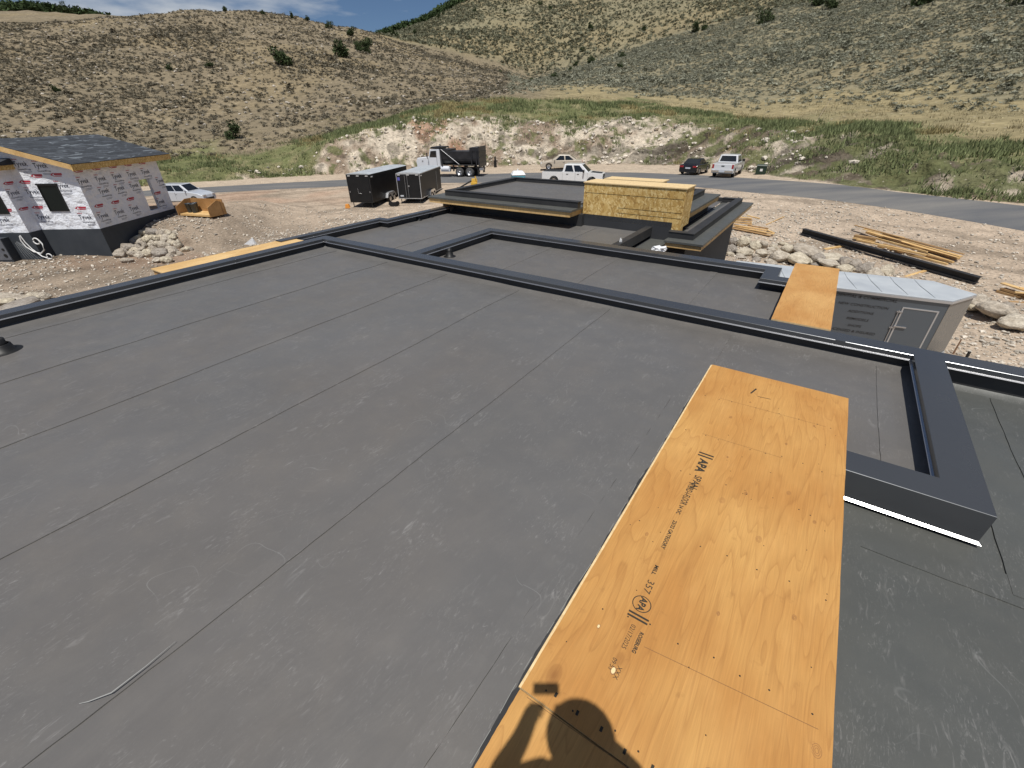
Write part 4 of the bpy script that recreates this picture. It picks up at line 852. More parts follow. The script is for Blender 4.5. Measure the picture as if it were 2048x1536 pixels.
def window(x0,x1,z0,z1,y):
    mb=MB(); f=.06
    mb.box(x0,x1,y-.05,y-.002,z1-f,z1);mb.box(x0,x1,y-.05,y-.002,z0,z0+f);mb.box(x0,x0+f,y-.05,y-.002,z0+f,z1-f);mb.box(x1-f,x1,y-.05,y-.002,z0+f,z1-f)
    wdw=obj('window',mb,M_blk,hs); mb=MB(); mb.box(x0+f,x1-f,y-.02,y-.004,z0+f,z1-f); obj('pane',mb,mat('window_glass',(.010,.014,.014),.25,0,.25),wdw)
    mb=MB(); mb.box(x0-.05,x1+.05,y-.06,y-.003,z1+.002,z1+.07); obj('head_flashing',mb,M_blk,wdw)
window(-2.38,-1.25,2.73,4.14,0); window(-5.4,-3.95,2.75,4.2,-.8)
# printing on the wrap
proto={}
def mkproto():
    q=MB(); I=Matrix.Identity(4); text_mb(q,'Tyvek',.34,I,.004,0,.88); text_mb(q,'HomeWrap',.125,Matrix.Translation((.08,-.27,0)),.001,0,1.15)
    for k in range(2): q.add([(-.06,-.39-.06*k,0),(.42-.1*k,-.39-.06*k,0),(.42-.1*k,-.405-.06*k,0),(-.06,-.405-.06*k,0)],[(0,1,2,3)])
    proto['T']=obj('wrap_print',q,M_blue,fix=False); q=MB(); text_mb(q,'DuPont',.085,Matrix.Translation((-.22,.23,0)),.002); proto['D']=obj('wrap_print',q,M_red,fix=False)
    q=MB(); q.add([(-.32,0,0),(-.12,.10,0),(-.06,.10,0),(-.2,0,0),(-.06,-.09,0),(-.12,-.09,0)],[(0,3,2,1),(0,5,4,3)]); q.add([(-.10,-.015,0),(.36,-.015,0),(.36,.085,0),(-.08,.085,0)],[(0,1,2,3)]); q.add([(-.08,-.085,0),(.30,-.085,0),(.30,-.04,0),(-.06,-.04,0)],[(0,1,2,3)]); proto['R']=obj('wrap_logo',q,M_red,fix=False)
mkproto()
def put(key,base,right,sc):
    o=bpy.data.objects.new(proto[key].name.split('.')[0],proto[key].data); C.objects.link(o); o.parent=hs
    nrm=Vector(right).cross(Vector((0,0,1))); o.rotation_euler=(math.pi/2,0,math.atan2(right[1],right[0])); o.location=Vector(base)+nrm*.008; o.scale=(sc,sc,1)
def print_T(base,right,up,sc=1.0): put('T',base,right,sc); put('D',base,right,sc)
def print_R(base,right,up,sc=1.0): put('R',base,right,sc)
Rr=(0,1,0);Uu=(0,0,1)
for k in range(6):
    y=.34+1.27*k
    if y<6.6: print_R((0,min(y,6.5),4.81),Rr,Uu)
    if y+.0<6.5 : print_T((0,y,4.26),Rr,Uu)
    y2=.1+1.25*k
    if .3<y2<6.6 and not 4.2<y2<5.8: print_T((0,y2+.1,3.6),Rr,Uu)
    y3=.60+1.28*k
    if y3<6.7 and not 4.3<y3<5.7: print_R((0,y3,2.90),Rr,Uu)
    if y3<6.5 and not 4.3<y3<5.7: print_T((0,y3,2.34),Rr,Uu)
Rx=(1,0,0)
for x,z in ((-1.0,4.09),(-2.85,3.78),(-3.0,2.43),(-.55,2.37),(-1.65,5.12),(-2.7,5.22)): print_T((x,0,z),Rx,Uu)
for x,z in ((-2.16,4.61),(-1.04,4.65),(-3.06,2.95),(-.59,2.88),(-3.0,4.3)): print_R((x,0,z),Rx,Uu)
for x,z in ((-3.95+.3,0),): pass
for x,z in ((-4.6,2.44),(-5.6,2.44)): print_T((x,-.8,z),Rx,Uu)
for x,z in ((-4.1,2.95),(-5.1,4.55)): print_R((x,-.8,z),Rx,Uu)
print_T((-3.5,-.45,3.8),Rr,Uu,.9); print_R((-3.5,-.45,4.3),Rr,Uu,.9); print_R((-3.5,-.4,2.95),Rr,Uu,.9)
for o_ in proto.values(): bpy.data.objects.remove(o_)
# white tubing on the foundation
t=MB()
def arc(c,r,a0,a1,n,y=0): return [(c[0]+r*math.cos(R(a0+(a1-a0)*i/n)),y,c[1]+r*math.sin(R(a0+(a1-a0)*i/n))) for i in range(n+1)]
t.tube([(.0,0,1.25),(-.05,-.02,1.0),(.05,-.03,.65),(.35,-.03,.35),(.7,-.02,.25),(1.0,-.02,.45),(1.05,0,.8),(.95,.02,1.0)]+arc((.78,.95),.17,20,380,14,.02),.035,8)
t.tube([(.02,.03,1.3),(.1,.02,.9),(.3,.0,.5),(.75,-.1,.1),(1.15,-.12,-.05)]+arc((1.2,.1),.15,-90,200,12,-.12),.03,8)
o=obj('white_tubing',t,M_white,loc=(-28.45,26.50,-4.3)); tag(o,'loose loops of white tubing hanging on the dark foundation','tubing')
t=MB()
for k in range(7): x=.25+.07*k; t.tube([(x,0,1.15-.05*abs(k-2)),(x+.03+.05*k,0,.6),(x+.1+.11*k,0,.12)],[.012,.009,.004],5)
o=obj('scrape_marks',t,simple_noise_mat('cement_smear',(.30,.32,.33),(.42,.44,.45),8,.8),hs,loc=(-4.85,-.834,.1))
# ---------------------------------------------------------------- boulders
def rock_mat():
    m=mat('boulder_stone',(.4,.36,.3),.9,0,.2); t=NT(m); o=t.co(); oi=t.n('ShaderNodeObjectInfo'); va=t.n('ShaderNodeVectorMath',operation='ADD'); t.l(o,va.inputs[0]); t.l(oi.outputs['Random'],va.inputs[1])
    a=t.noise(va.outputs[0],1.4,5,.6); b=t.noise(va.outputs[0],7,6,.65); v=t.vor(va.outputs[0],3.2)
    c=t.ramp(a,[(.3,(.34,.30,.25)),(.5,(.50,.46,.40)),(.7,(.66,.62,.55))]); c=t.mix(.8,c,t.ramp(b,[(.3,.6),(.7,1.25)]),'MULTIPLY')
    tn=t.ramp(oi.outputs['Random'],[(0,(.62,.60,.60)),(.3,(.9,.85,.8)),(.6,(1.08,1.04,.98)),(1,(1.15,1.1,.95))]); c=t.mix(1,c,tn,'MULTIPLY'); t.col(c)
    x=t.bump(b,.8,.05); t.bump(v,.5,.08,x); return m
M_rock=rock_mat(); ROCKS=[]
for k in range(8):
    v,f=ico(3); g=np.random.default_rng(200+k); 
    for _ in range(9):
        d=g.normal(0,1,3); d/=np.linalg.norm(d); off=g.uniform(.55,.9); s=v@d; v=v-np.maximum(s-off,0)[:,None]*d*.85
    v=v*(1+(fbm(v[:,0]*2+k*9,v[:,1]*2+v[:,2]*1.7,1.0,3,300+k)-.5)[:,None]*.35)
    me=bpy.data.meshes.new('boulder'); me.from_pydata([tuple(p) for p in v],[],[tuple(q) for q in f.tolist()]); 
    for p in me.polygons: p.use_smooth=True
    me.materials.append(M_rock); ROCKS.append(me)
def boulder(x,y,z,rx,ry,label,group,k):
    o=bpy.data.objects.new('boulder',ROCKS[k%8]); C.objects.link(o); o.location=(x,y,z); s=max(rx,.12); o.scale=(s*1.08,s*.9,max(ry,.1)*1.0); o.rotation_euler=(random.uniform(-.2,.2),random.uniform(-.2,.2),random.uniform(-.5,.5)); tag(o,label,'boulder',group)
LR='pale weathered boulder stacked in the right-hand rockery'
for k,(x,y,z,rx,ry) in enumerate(D_RB):
    lb={2:'large yellowish round boulder in the top row of the rockery',13:'largest long grey boulder in the upper row of the rockery'}.get(k,'pale weathered boulder in the rockery behind the front coping'); 
    boulder(x,y,z,rx,ry,lb,'boulders of the right rockery' if k not in(2,13) else None,k)
lbs=['pale cream boulder just right of the grey trailer nose','dark shaded rock under the cream boulder by the trailer nose','big grey boulder right of the cream one at the right edge','low dark-faced boulder at the far right end of the rockery','small buff stone behind the big grey boulder','boulder cut off by the right edge of the picture']
for k,(x,y,z,rx,ry) in enumerate(D_RB2): boulder(x,y,z,rx,ry,lbs[k],None,k+3)
for k,(x,y,z,rx,ry) in enumerate(D_PB): boulder(x,y,z,rx*.70,ry*1.05,'pale fieldstone in the dry-stacked pile beside the wrapped house','stones of the left retaining pile',k+1)
for k in range(30):
    u_=random.random(); v_=random.random(); x=-24.0+3.9*u_+random.uniform(-.1,.1); y=27.3+3.0*v_-1.7*u_*(1-v_)+.2; boulder(x,y,float(H(x,y))+.06,random.uniform(.16,.34),random.uniform(.12,.24),'pale fieldstone in the dry-stacked pile beside the wrapped house','stones of the left retaining pile',k)
for k in range(26):
    b0=D_RB[random.randrange(len(D_RB)-4)]; x=b0[0]+random.uniform(-.8,.8); y=b0[1]+random.uniform(-.8,.5); boulder(x,y,float(H(x,y))+.07,random.uniform(.15,.3),random.uniform(.12,.2),'pale weathered boulder in the rockery behind the front coping','boulders of the right rockery',k)
for k,(x,y,z,rx,ry) in enumerate(D_LB): boulder(x,y,z,rx,ry,'flat pale stone in the low row beyond the left coping','stones beyond the left coping',k+5)
for k,(x,y) in enumerate(((18.1,22.2),(18.9,21.7),(18.6,22.6),(17.9,23.2),(18.3,21.6))):
    boulder(x,y,float(G(x,y))+.12,random.uniform(.32,.5),random.uniform(.28,.4),'pale boulder of the low row showing just above the grey trailer roof','boulders above the trailer roof',k+2)
# ---------------------------------------------------------------- lumber
def board(seg,label,cat,group=None,m=None,name='lumber_board'):
    x0,y0,z0,x1,y1,z1,wd,h=seg; a=Vector((x0,y0,z0)); b=Vector((x1,y1,z1)); d=b-a; Ln=d.length
    n_=2 if wd>=.2 else 1
    o=MB(); o.box(-wd/2,wd/2,-Ln/2,Ln/2,-h,0)
    o=obj(name,o,m or M_lum,bevel=.004,seg=1); o.location=(a+b)/2; o.rotation_euler=(math.asin(max(-1,min(1,d.z/Ln))),0,math.atan2(-d.x,d.y)); tag(o,label,cat,group); return o
for k,s in enumerate(D_L1):
    if k==9: board(s,'thin stick of lumber leaning up from the first pile','stick',None,name='wood_stick')
    else: board(s,'yellow board in the lumber pile right of the far roof','board','boards of the pile near the far roof',M_lum if k%3 else M_lumd)
for k,s in enumerate(D_L2): board(s,'yellow plank lying behind the long black beam' if k else 'longest topmost plank behind the black beam','board','planks behind the black beam' if k else None,M_lum if k%4 else M_lumd)
for k,s in enumerate(D_L3): board(s,'brown board in the pile at the right edge','board','boards of the right edge pile',M_lum if k in(0,3,5) else M_lumd)
for k,s in enumerate(D_CR): board(s,['short wood block propping the far end of the black beam','short wood block propping the near end of the black beam'][k],'block',None,name='support_block')
x0,y0,z0,x1,y1,z1,wd,h=D_BM; wd*=1; h=.4; a=Vector((x0,y0,z0)); b=Vector((x1,y1,z1)); d=b-a; Ln=d.length
t=thing('steel_beam','long black I-shaped steel beam lying on wood blocks','beam',(a+b)/2,0,rot=(math.asin(d.z/Ln),0,math.atan2(-d.x,d.y)))
M_beam=simple_noise_mat('black_primer',(.018,.018,.02),(.035,.034,.034),3,.6,.4,.1)
mb=MB(); mb.box(-.15,.15,-Ln/2,Ln/2,-.03,0); obj('flange',mb,M_beam,t); mb=MB(); mb.box(-.15,.15,-Ln/2,Ln/2,-.30,-.27); obj('flange',mb,M_beam,t); mb=MB(); mb.box(-.04,.04,-Ln/2+.01,Ln/2-.01,-.27,-.03); obj('web',mb,M_beam,t)
mb=MB(); mb.box(-.156,-.10,-.3,.0,-.22,-.05); obj('splice_plate',mb,M_beam,t)
# ---------------------------------------------------------------- wooden bin with pails
M_binw=wood_mat('bin_plywood',(.36,.19,.07),(.45,.26,.11),(.22,.11,.04),axis='x')
t=thing('plywood_bin','open-fronted plywood bin holding dark pails on the dirt','bin',(-21.75,33.1,-3.02),-.30); t.scale=(1.15,1.0,1.0)
mb=MB(); mb.box(-1.15,1.25,-.62,.62,-.12,.0); obj('floor',mb,M_lum,t); mb=MB(); mb.box(-1.25,1.22,.62,.66,-.12,.85); obj('back_panel',mb,M_binw,t)
mb=MB(); mb.prism([(-.66,-.12),(.66,-.12),(.66,.85),(.2,.85),(-.66,.45)],-1.29,-1.25,'x'); obj('side_panel',mb,M_binw,t)
mb=MB(); mb.prism([(-.72,-.12),(.66,-.12),(.66,.62),(.1,.85),(-.72,.5)],1.25,1.29,'x'); obj('side_panel',mb,M_binw,t)
M_pail=mat('dark_plastic_pail',(.03,.04,.05),.45)
pl=None
for k,(x,y,lb) in enumerate(((-22.72,33.35,'left dark pail standing in the plywood bin'),(-22.28,33.18,'right dark pail nearest the open front of the bin'),(-22.45,33.62,'rear dark pail behind the other two in the bin'))):
    p=thing('pail',lb,'pail',(x,y,-3.015),0,None); mb=MB(); mb.lathe([(.15,0),(.20,.55),(.215,.56),(.215,.60),(.19,.60),(.18,.55),(.135,.03),(0,.03)],18); obj('tub',mb,M_pail,p); mb=MB(); mb.tube([(.21*math.cos(a),.05,.5+.16*math.sin(a)*-1) for a in [math.pi*i/8 for i in range(9)]],.008,6); obj('handle',mb,M_blk,p)
t=MB(); t.add([(-.5,0,0),(.22,.1,0),(.3,.25,.02),(.2,.12,.46)],[(0,1,3),(1,2,3),(0,3,2),(0,2,1)]); o=obj('plastic_scrap',t,M_wbag,loc=(-17.1,29.7,-4.5)); tag(o,'white folded sheet scrap on gravel beyond the left coping','scrap')
# ---------------------------------------------------------------- vehicles
M_tyre=simple_noise_mat('tyre_rubber',(.02,.02,.02),(.035,.034,.033),8,.85,.2,.1); M_rim=mat('alloy_rim',(.55,.55,.56),.3,.8); M_glass=mat('dark_glass',(.012,.014,.016),.06,0,.8)
M_blackp=mat('black_plastic',(.02,.02,.02),.5); M_tail=mat('tail_lamp_red',(.35,.015,.02),.25,0,.7); M_lamp=mat('head_lamp_clear',(.6,.62,.64),.12,0,.8); M_chrome=mat('chrome',(.7,.7,.7),.15,1)
M_plate=mat('number_plate',(.6,.62,.66),.4); M_hinge=mat('hinge_steel',(.45,.45,.46),.4,.7)
def paint(name,c,r=.3): return mat(name,c,r,0,.5,.6)
def wheel(parent,x,y,r,wd,rim=None,dark=False):
    s=1 if y>0 else -1; mb=MB(); n=24
    prof=[(r*.62,-wd/2),(r*.93,-wd/2),(r,-wd*.32),(r,wd*.32),(r*.93,wd/2),(r*.62,wd/2)]
    mb.lathe(prof,n,(x,y,r),'y'); mb.cyl((x,y-wd*.3,r),(x,y+wd*.3,r),r*.6,n=n)
    w_=obj('wheel',mb,M_tyre,parent)
    mb=MB(); mb.lathe([(r*.62,s*wd/2-s*.005),(r*.56,s*wd*.42),(r*.2,s*wd*.36),(0,s*wd*.40)],n,(x,y,r),'y')
    for k in range(5):
        a=6.283*k/5; mb.cbox((0,0,0),(r*.5,.02,r*.13),mat=Matrix.Translation((x,y+s*wd*.43,r))@Matrix.Rotation(a,4,'Y')@Matrix.Translation((r*.33,0,0)))
    obj('rim',mb,rim or M_rim,w_); return w_
def arch_profile(pts,arches,zb,r):
    """bottom line from front to rear with half-round wheel openings"""
    out=list(pts)
    for ax in sorted(arches,reverse=False):
        out.append((ax-r,zb)); 
        for k in range(1,8): a=math.pi-math.pi*k/8; out.append((ax+r*math.cos(a),max(zb,.30)+r*math.sin(a)))
        out.append((ax+r,zb))
    return out
def cabin(body,parent,xb0,xb1,xt0,xt1,zb,zt,wb,wt,m,panes,wins):
    b=[(xb0,-wb,zb),(xb1,-wb,zb),(xb1,wb,zb),(xb0,wb,zb)]; t_=[(xt0,-wt,zt),(xt1,-wt,zt),(xt1,wt,zt),(xt0,wt,zt)]
    mb=MB(); mb.hexa(b,t_); c=obj('cabin',mb,m,parent,.07,3)
    def bil(q,u,v): a=Vector(q[0]).lerp(Vector(q[1]),u); d=Vector(q[3]).lerp(Vector(q[2]),u); return a.lerp(d,v)
    def pane(q,u0,u1,v0,v1,nm,sh=0):
        P_=[bil(q,u0,v0),bil(q,u1,v0),bil(q,u1-sh,v1),bil(q,u0+sh,v1)]; nr=(P_[1]-P_[0]).cross(P_[3]-P_[0]).normalized()
        mb=MB(); mb.hexa([p-nr*.02 for p in P_],[p+nr*.012 for p in P_]); obj(nm,mb,M_glass,c)
    pane([b[1],b[2],t_[2],t_[1]],.07,.93,.10,.90,'windscreen',.02); pane([b[3],b[0],t_[0],t_[3]],.08,.92,.18,.88,'rear_window',.02)
    for (u0,u1,s0) in wins:
        pane([b[0],b[1],t_[1],t_[0]],u0,u1,.10,.86,'side_window',s0); pane([b[2],b[3],t_[3],t_[2]],1-u1,1-u0,.10,.86,'side_window',s0)
    return c
def sedan(name,label,loc,rz,m,L_=4.65,W=1.80,Ht=1.46,suv=False):
    t=thing(name,label,'car',loc,rz); h=L_/2; zb=.24; k=1.18 if suv else 1.0
    belt=.92*k
    top=[(h-.02,.50),(h-.10,.66*k),(h-.55,.80*k),(.95,belt),( -1.55,belt+.05),(-h+.12,belt+.04),(-h+.0,.80*k),(-h+.03,.42),(-h+.15,zb)]
    prof=arch_profile(top,[-1.38,1.38],zb,.37)+[(h-.12,zb),(h-.02,.36)]
    W2=W/2; mb=MB(); mb.prism(prof,-W2,W2,'y'); body=obj('body',mb,m,t,.07,3)
    if suv: cabin(body,t,-h+.12,1.0,-h+.45,.25,belt+.0,1.70,W2-.06,W2-.22,m,0,((.06,.30,0),(.33,.60,0),(.63,.92,.0)))
    else: cabin(body,t,-1.75,1.10,-.85,.30,belt+.0,Ht,W2-.07,W2-.24,m,0,((.13,.46,.04),(.50,.86,.03)))
    for x in(-1.38,1.38):
        for y in(-W2+.10,W2-.10): wheel(t,x,y,.335 if not suv else .37,.22)
    for s in(-1,1):
        mb=MB(); mb.box(h-.16,h-.015,s*(W2-.27)-.2,s*(W2-.27)+.2,.56*k,.69*k); obj('headlight',mb,M_lamp,t,.02)
        mb=MB(); mb.box(-h-.008,-h+.12,s*(W2-.25)-.2,s*(W2-.25)+.2,.72*k,.88*k); obj('tail_light',mb,M_tail,t,.015)
        mb=MB(); mb.cbox((.75,s*(W2+.06),belt+.08),(.12,.20,.13)); obj('mirror',mb,m,t,.03)
        mb=MB(); mb.cbox((-.25,s*(W2+.004),.72*k),(.16,.02,.03)); obj('door_handle',mb,M_blackp,t)
    mb=MB(); mb.box(-h-.012,-h+.02,-.26,.26,.60*k,.74*k); obj('number_plate',mb,M_plate,t)
    mb=MB(); mb.box(h-.06,h+.006,-.55,.55,.34,.52); obj('grille',mb,M_blackp,t,.01)
    mb=MB(); mb.box(-h-.015,-h+.1,-W2+.1,W2-.1,.26,.42); obj('bumper',mb,M_blackp if m.name.startswith('silver') else m,t,.03)
    for x in(-.35,): 
        for s in(-1,1): mb=MB(); mb.box(x,x+.012,s*W2-.004,s*W2+.004,.38,belt-.02); obj('door_seam',mb,M_blackp,t)
    return t
def pickup(label,loc,rz,m,hooddark=False,tonneau=True):
    t=thing('pickup_truck',label,'pickup',loc,rz); h=2.95; W2=1.0; zb=.42
    top=[(h,.62),(h-.02,1.02),(h-.12,1.12),(1.55,1.22),(-.95,1.22),(-.96,1.24),(-h+.02,1.24),(-h,1.18),(-h,.60),(-h+.05,zb)]
    prof=arch_profile(top,[-1.75,1.95],zb,.47)+[(h-.06,zb)]
    mb=MB(); mb.prism(prof,-W2,W2,'y'); obj('body',mb,m,t,.06,3)
    cabin(None,t,-.95,1.62,-.78,.85,1.20,1.90,W2-.05,W2-.20,m,0,((.09,.44,.02),(.49,.86,.03)))
    for x in(-1.75,1.95):
        for y in(-W2+.13,W2-.13): wheel(t,x,y,.40,.26)
    mb=MB(); mb.box(-h+.1,-1.05,-W2+.10,W2-.10,1.235,1.262); obj('bed_cover' if tonneau else 'truck_bed',mb,M_blackp if tonneau else simple_noise_mat('bed_floor',(.3,.3,.3),(.4,.4,.4),3,.6),t,.008)
    if hooddark: mb=MB(); mb.hexa([(1.75,-.62,1.17),(h-.15,-.55,1.09),(h-.15,.55,1.09),(1.75,.62,1.17)],[(1.75,-.6,1.225),(h-.2,-.52,1.15),(h-.2,.52,1.15),(1.75,.6,1.225)]); obj('hood_panel',mb,M_blackp,t,.01)
    for s in(-1,1):
        mb=MB(); mb.box(h-.14,h+.01,s*.78-.15,s*.78+.15,.80,1.0); obj('headlight',mb,M_lamp,t,.02)
        mb=MB(); mb.box(-h-.015,-h+.1,s*.90-.09,s*.90+.09,.84,1.20); obj('tail_light',mb,M_tail,t,.015)
        mb=MB(); mb.cbox((1.15,s*1.13,1.34),(.14,.24,.24)); obj('mirror',mb,M_blackp,t,.03)
        for x in (-.1,.95): mb=MB(); mb.cbox((x-.35,s*1.004,1.05),(.2,.03,.05)); obj('door_handle',mb,M_blackp,t)
        for x in (-.93,.33,1.5): mb=MB(); mb.box(x,x+.014,s*W2-.004,s*W2+.005,.5,1.2); obj('door_seam',mb,M_blackp,t)
    mb=MB(); mb.box(-h-.16,-h+.02,-W2+.04,W2-.04,.50,.70); bp=obj('rear_bumper',mb,M_chrome,t,.03); mb=MB(); mb.box(-h-.172,-h-.155,-.26,.26,.53,.68); obj('number_plate',mb,M_plate,bp)
    mb=MB(); mb.box(h-.02,h+.12,-W2+.04,W2-.04,.46,.70); obj('front_bumper',mb,M_chrome,t,.03)
    mb=MB(); mb.box(h-.06,h+.012,-.6,.6,.74,1.04); obj('grille',mb,M_blackp,t,.01)
    mb=MB(); mb.box(-h-.012,-h+.0,-.74,.74,.74,1.20); tg=obj('tailgate',mb,m,t,.008); mb=MB(); mb.box(-h-.03,-h-.010,-.14,.14,1.02,1.10); obj('handle',mb,M_blackp,tg)
    return t
def gz(x,y): return float(G(x,y))
def road_ang(dx,dy): return math.atan2(dy,dx)
tc_=sedan('parked_car','tan sedan parked nose-left at the foot of the pale rock bank',(6.75,62.9,gz(6.75,62.9)+.05),math.pi-.10,paint('tan_paint',(.50,.44,.36)))
tc_.scale=(1.15,1.15,1.15)
pickup('white crew-cab pickup with dark bed cover and hood stripe on the road',(6.35,47.5,gz(6.35,47.5)+.04),-.32,paint('white_paint',(.72,.73,.74)),True)
sedan('parked_car','black sedan seen from behind, parked on the gravel shoulder',(20.2,52.8,gz(20.2,52.8)+.02),math.radians(52),paint('black_paint',(.012,.012,.014),.2),4.8,1.85)
pickup('white pickup seen from the tailgate end beside the black sedan',(22.5,49.9,gz(22.5,49.9)+.02),math.radians(56),paint('white_paint_rear',(.70,.71,.73)),False,False)
sedan('parked_car','silver car showing its front half behind the wrapped house',(-30.9,45.6,gz(-30.9,45.6)+.02),-.08,paint('silver_paint',(.52,.55,.60)),4.7,1.85,1.5,True)
# ---------------------------------------------------------------- enclosed trailers
M_tblack=simple_noise_mat('black_trailer_skin',(.010,.010,.011),(.016,.016,.017),1.5,.45,.3,.05); M_troof=simple_noise_mat('galvanised_roof',(.42,.45,.48),(.55,.58,.60),1.2,.35,.6,.2,.02)
M_trim=mat('aluminium_trim',(.55,.56,.58),.35,.6); M_grey=metal_mat('grey_trailer_skin',(.13,.155,.185),.34,.5,.6); M_mark=mat('marker_lamp',(.8,.8,.78),.3); M_blue2=mat('blue_sticker',(.12,.12,.45),.4)
def trailer(label,loc,heading,Ln,W,Ht,style):
    t=thing('cargo_trailer',label,'trailer',loc,-math.atan2(heading[0],heading[1])); w2=W/2; z0=.42
    mb=MB(); mb.box(-w2,w2,0,Ln,z0,Ht); obj('body',mb,M_tblack,t,.02)
    mb=MB(); n=8; pr=[(w2*math.cos(math.pi*i/n)*1.0,Ht+.09*math.sin(math.pi*i/n)) for i in range(n+1)]; mb.prism(pr,-.02,Ln+.02,'y'); rf=obj('roof',mb,M_troof,t)
    for k in range(1,int(Ln/.6)): mb=MB(); mb.prism([(a*.99,b+.008) for a,b in pr],k*.6,k*.6+.03,'y'); obj('roof_seam',mb,M_troof,rf)
    mb=MB(); f=.05
    mb.box(-w2-.005,-w2+f,-.025,-.001,z0,Ht); mb.box(w2-f,w2+.005,-.025,-.001,z0,Ht); mb.box(-w2+f,w2-f,-.025,-.001,Ht-.07,Ht+.0); mb.box(-w2+f,w2-f,-.025,-.001,z0,z0+.06); mb.box(w2+.001,w2+.02,0,Ln,z0,z0+.05); mb.box(w2+.001,w2+.02,0,Ln,Ht-.06,Ht)
    obj('frame_trim',mb,M_trim if style==2 else M_blackp,t)
    mb=MB(); mb.box(-w2+.1,w2-.1,-.035,-.026,z0+.08,Ht-.12); d=obj('rear_door',mb,M_tblack,t,.004)
    if style==1:
        mb=MB(); mb.tube([(-.15,-.06,1.55),(-.15,-.06,1.15),(.15,-.06,1.12)],.014,6); obj('latch',mb,M_hinge,d)
        for s in(-1,1): mb=MB(); mb.box(s*(w2-.14)-.03,s*(w2-.14)+.03,-.05,-.026,1.2,1.32); obj('hinge',mb,M_hinge,d)
    else:
        for x in (-.22,.0): mb=MB(); mb.cyl((x-.08,-.055,z0+.1),(x-.08,-.055,Ht-.12),.014,n=8); obj('lock_bar',mb,M_hinge,d)
        mb=MB(); mb.cbox((0,-.05,1.45),(.12,.03,.12)); obj('latch',mb,M_hinge,d); mb=MB(); mb.box(-w2+.1,-w2+.32,-.045,-.037,Ht-.55,Ht-.3); obj('sticker',mb,M_blue2,d); mb=MB(); mb.box(-w2+.2,-w2+.5,-.045,-.037,.6,.72); obj('number_plate',mb,M_plate,d)
    for x in (-w2+.25,0,w2-.25):
        mb=MB(); mb.box(x-.12,x+.12,-.045,-.026,Ht-.14,Ht-.09); obj('marker_light',mb,M_mark,t)
    mb=MB(); mb.box(w2+.001,w2+.02,.2,.55,Ht-.24,Ht-.15); obj('marker_light',mb,M_mark,t)
    yc=Ln*.42
    mb=MB(); mb.prism([(yc-.95,.45),(yc-.75,.80),(yc-.5,.88),(yc+.5,.88),(yc+.75,.80),(yc+.95,.45)],w2+.001,w2+.24,'x'); obj('fender',mb,M_trim if style==1 else M_chrome,t,.03)
    for yy in (yc-.42,yc+.42):
        for s in(-1,1):
            mb=MB(); r=.35; mb.cyl((s*(w2+.05),yy,r),(s*(w2+.25),yy,r),r,n=22); w_=obj('wheel',mb,M_tyre,t,.03); mb=MB(); mb.cyl((s*(w2+.235),yy,r),(s*(w2+.258),yy,r),.2,n=16); obj('rim',mb,M_rim,w_)
    if style==2:
        mb=MB(); mb.box(w2+.001,w2+.018,Ln-1.6,Ln-.75,z0+.15,Ht-.3); sd=obj('side_door',mb,M_tblack,t); 
        mb=MB(); mb.box(w2+.018,w2+.026,Ln-1.62,Ln-1.58,z0+.15,Ht-.3); obj('door_trim',mb,M_trim,sd)
    mb=MB(); mb.box(-.06,.06,Ln,Ln+1.2,.42,.52); mb.add([(-w2+.2,Ln,.42),(-w2+.3,Ln,.42),(.05,Ln+1.1,.42),(-.05,Ln+1.1,.42),(-w2+.2,Ln,.52),(-w2+.3,Ln,.52),(.05,Ln+1.1,.52),(-.05,Ln+1.1,.52)],[(0,3,2,1),(4,5,6,7),(0,1,5,4),(1,2,6,5),(2,3,7,6),(3,0,4,7)]); obj('hitch_tongue',mb,M_blackp,t)
    mb=MB(); mb.cyl((w2-.2,.1,0),(w2-.2,.1,.43),.035,n=8); obj('jack_leg',mb,M_blackp,t); mb=MB(); mb.cyl((-w2+.2,.1,0),(-w2+.2,.1,.43),.035,n=8); obj('jack_leg',mb,M_blackp,t)
    return t
trailer('left black enclosed trailer with plain ramp door and grey roof',(-12.72,40.75,gz(-12.7,41)),(.20,.98),7.9,2.12,2.62,1)
trailer('right black enclosed trailer with split doors, silver trim and blue sticker',(-8.75,41.9,gz(-8.7,42)),(.135,.99),6.6,2.12,2.45,2)
t=MB(); t.hexa([(-.22,-.14,0),(.22,-.14,0),(.22,.14,0),(-.22,.14,0)],[(-.16,-.12,.34),(.10,-.12,.34),(.10,.12,.34),(-.16,.12,.34)]); o=obj('wheel_chock',t,mat('orange_plastic',(.75,.30,.05),.6),bevel=.02,loc=(-14.0,40.7,gz(-14,40.7))); tag(o,'orange block at the rear left corner of the left trailer','chock')
t=MB(); t.cbox((0,0,.15),(.55,.3,.3)); t.cyl((-.3,0,.2),(-.3,.12,.2),.18,n=16); t.cyl((.3,0,.2),(.3,.12,.2),.18,n=16); o=obj('hand_dolly',t,M_blk,loc=(-10.1,41.2,gz(-10,41.2))); tag(o,'small black wheeled dolly at the left rear of the right trailer','dolly')
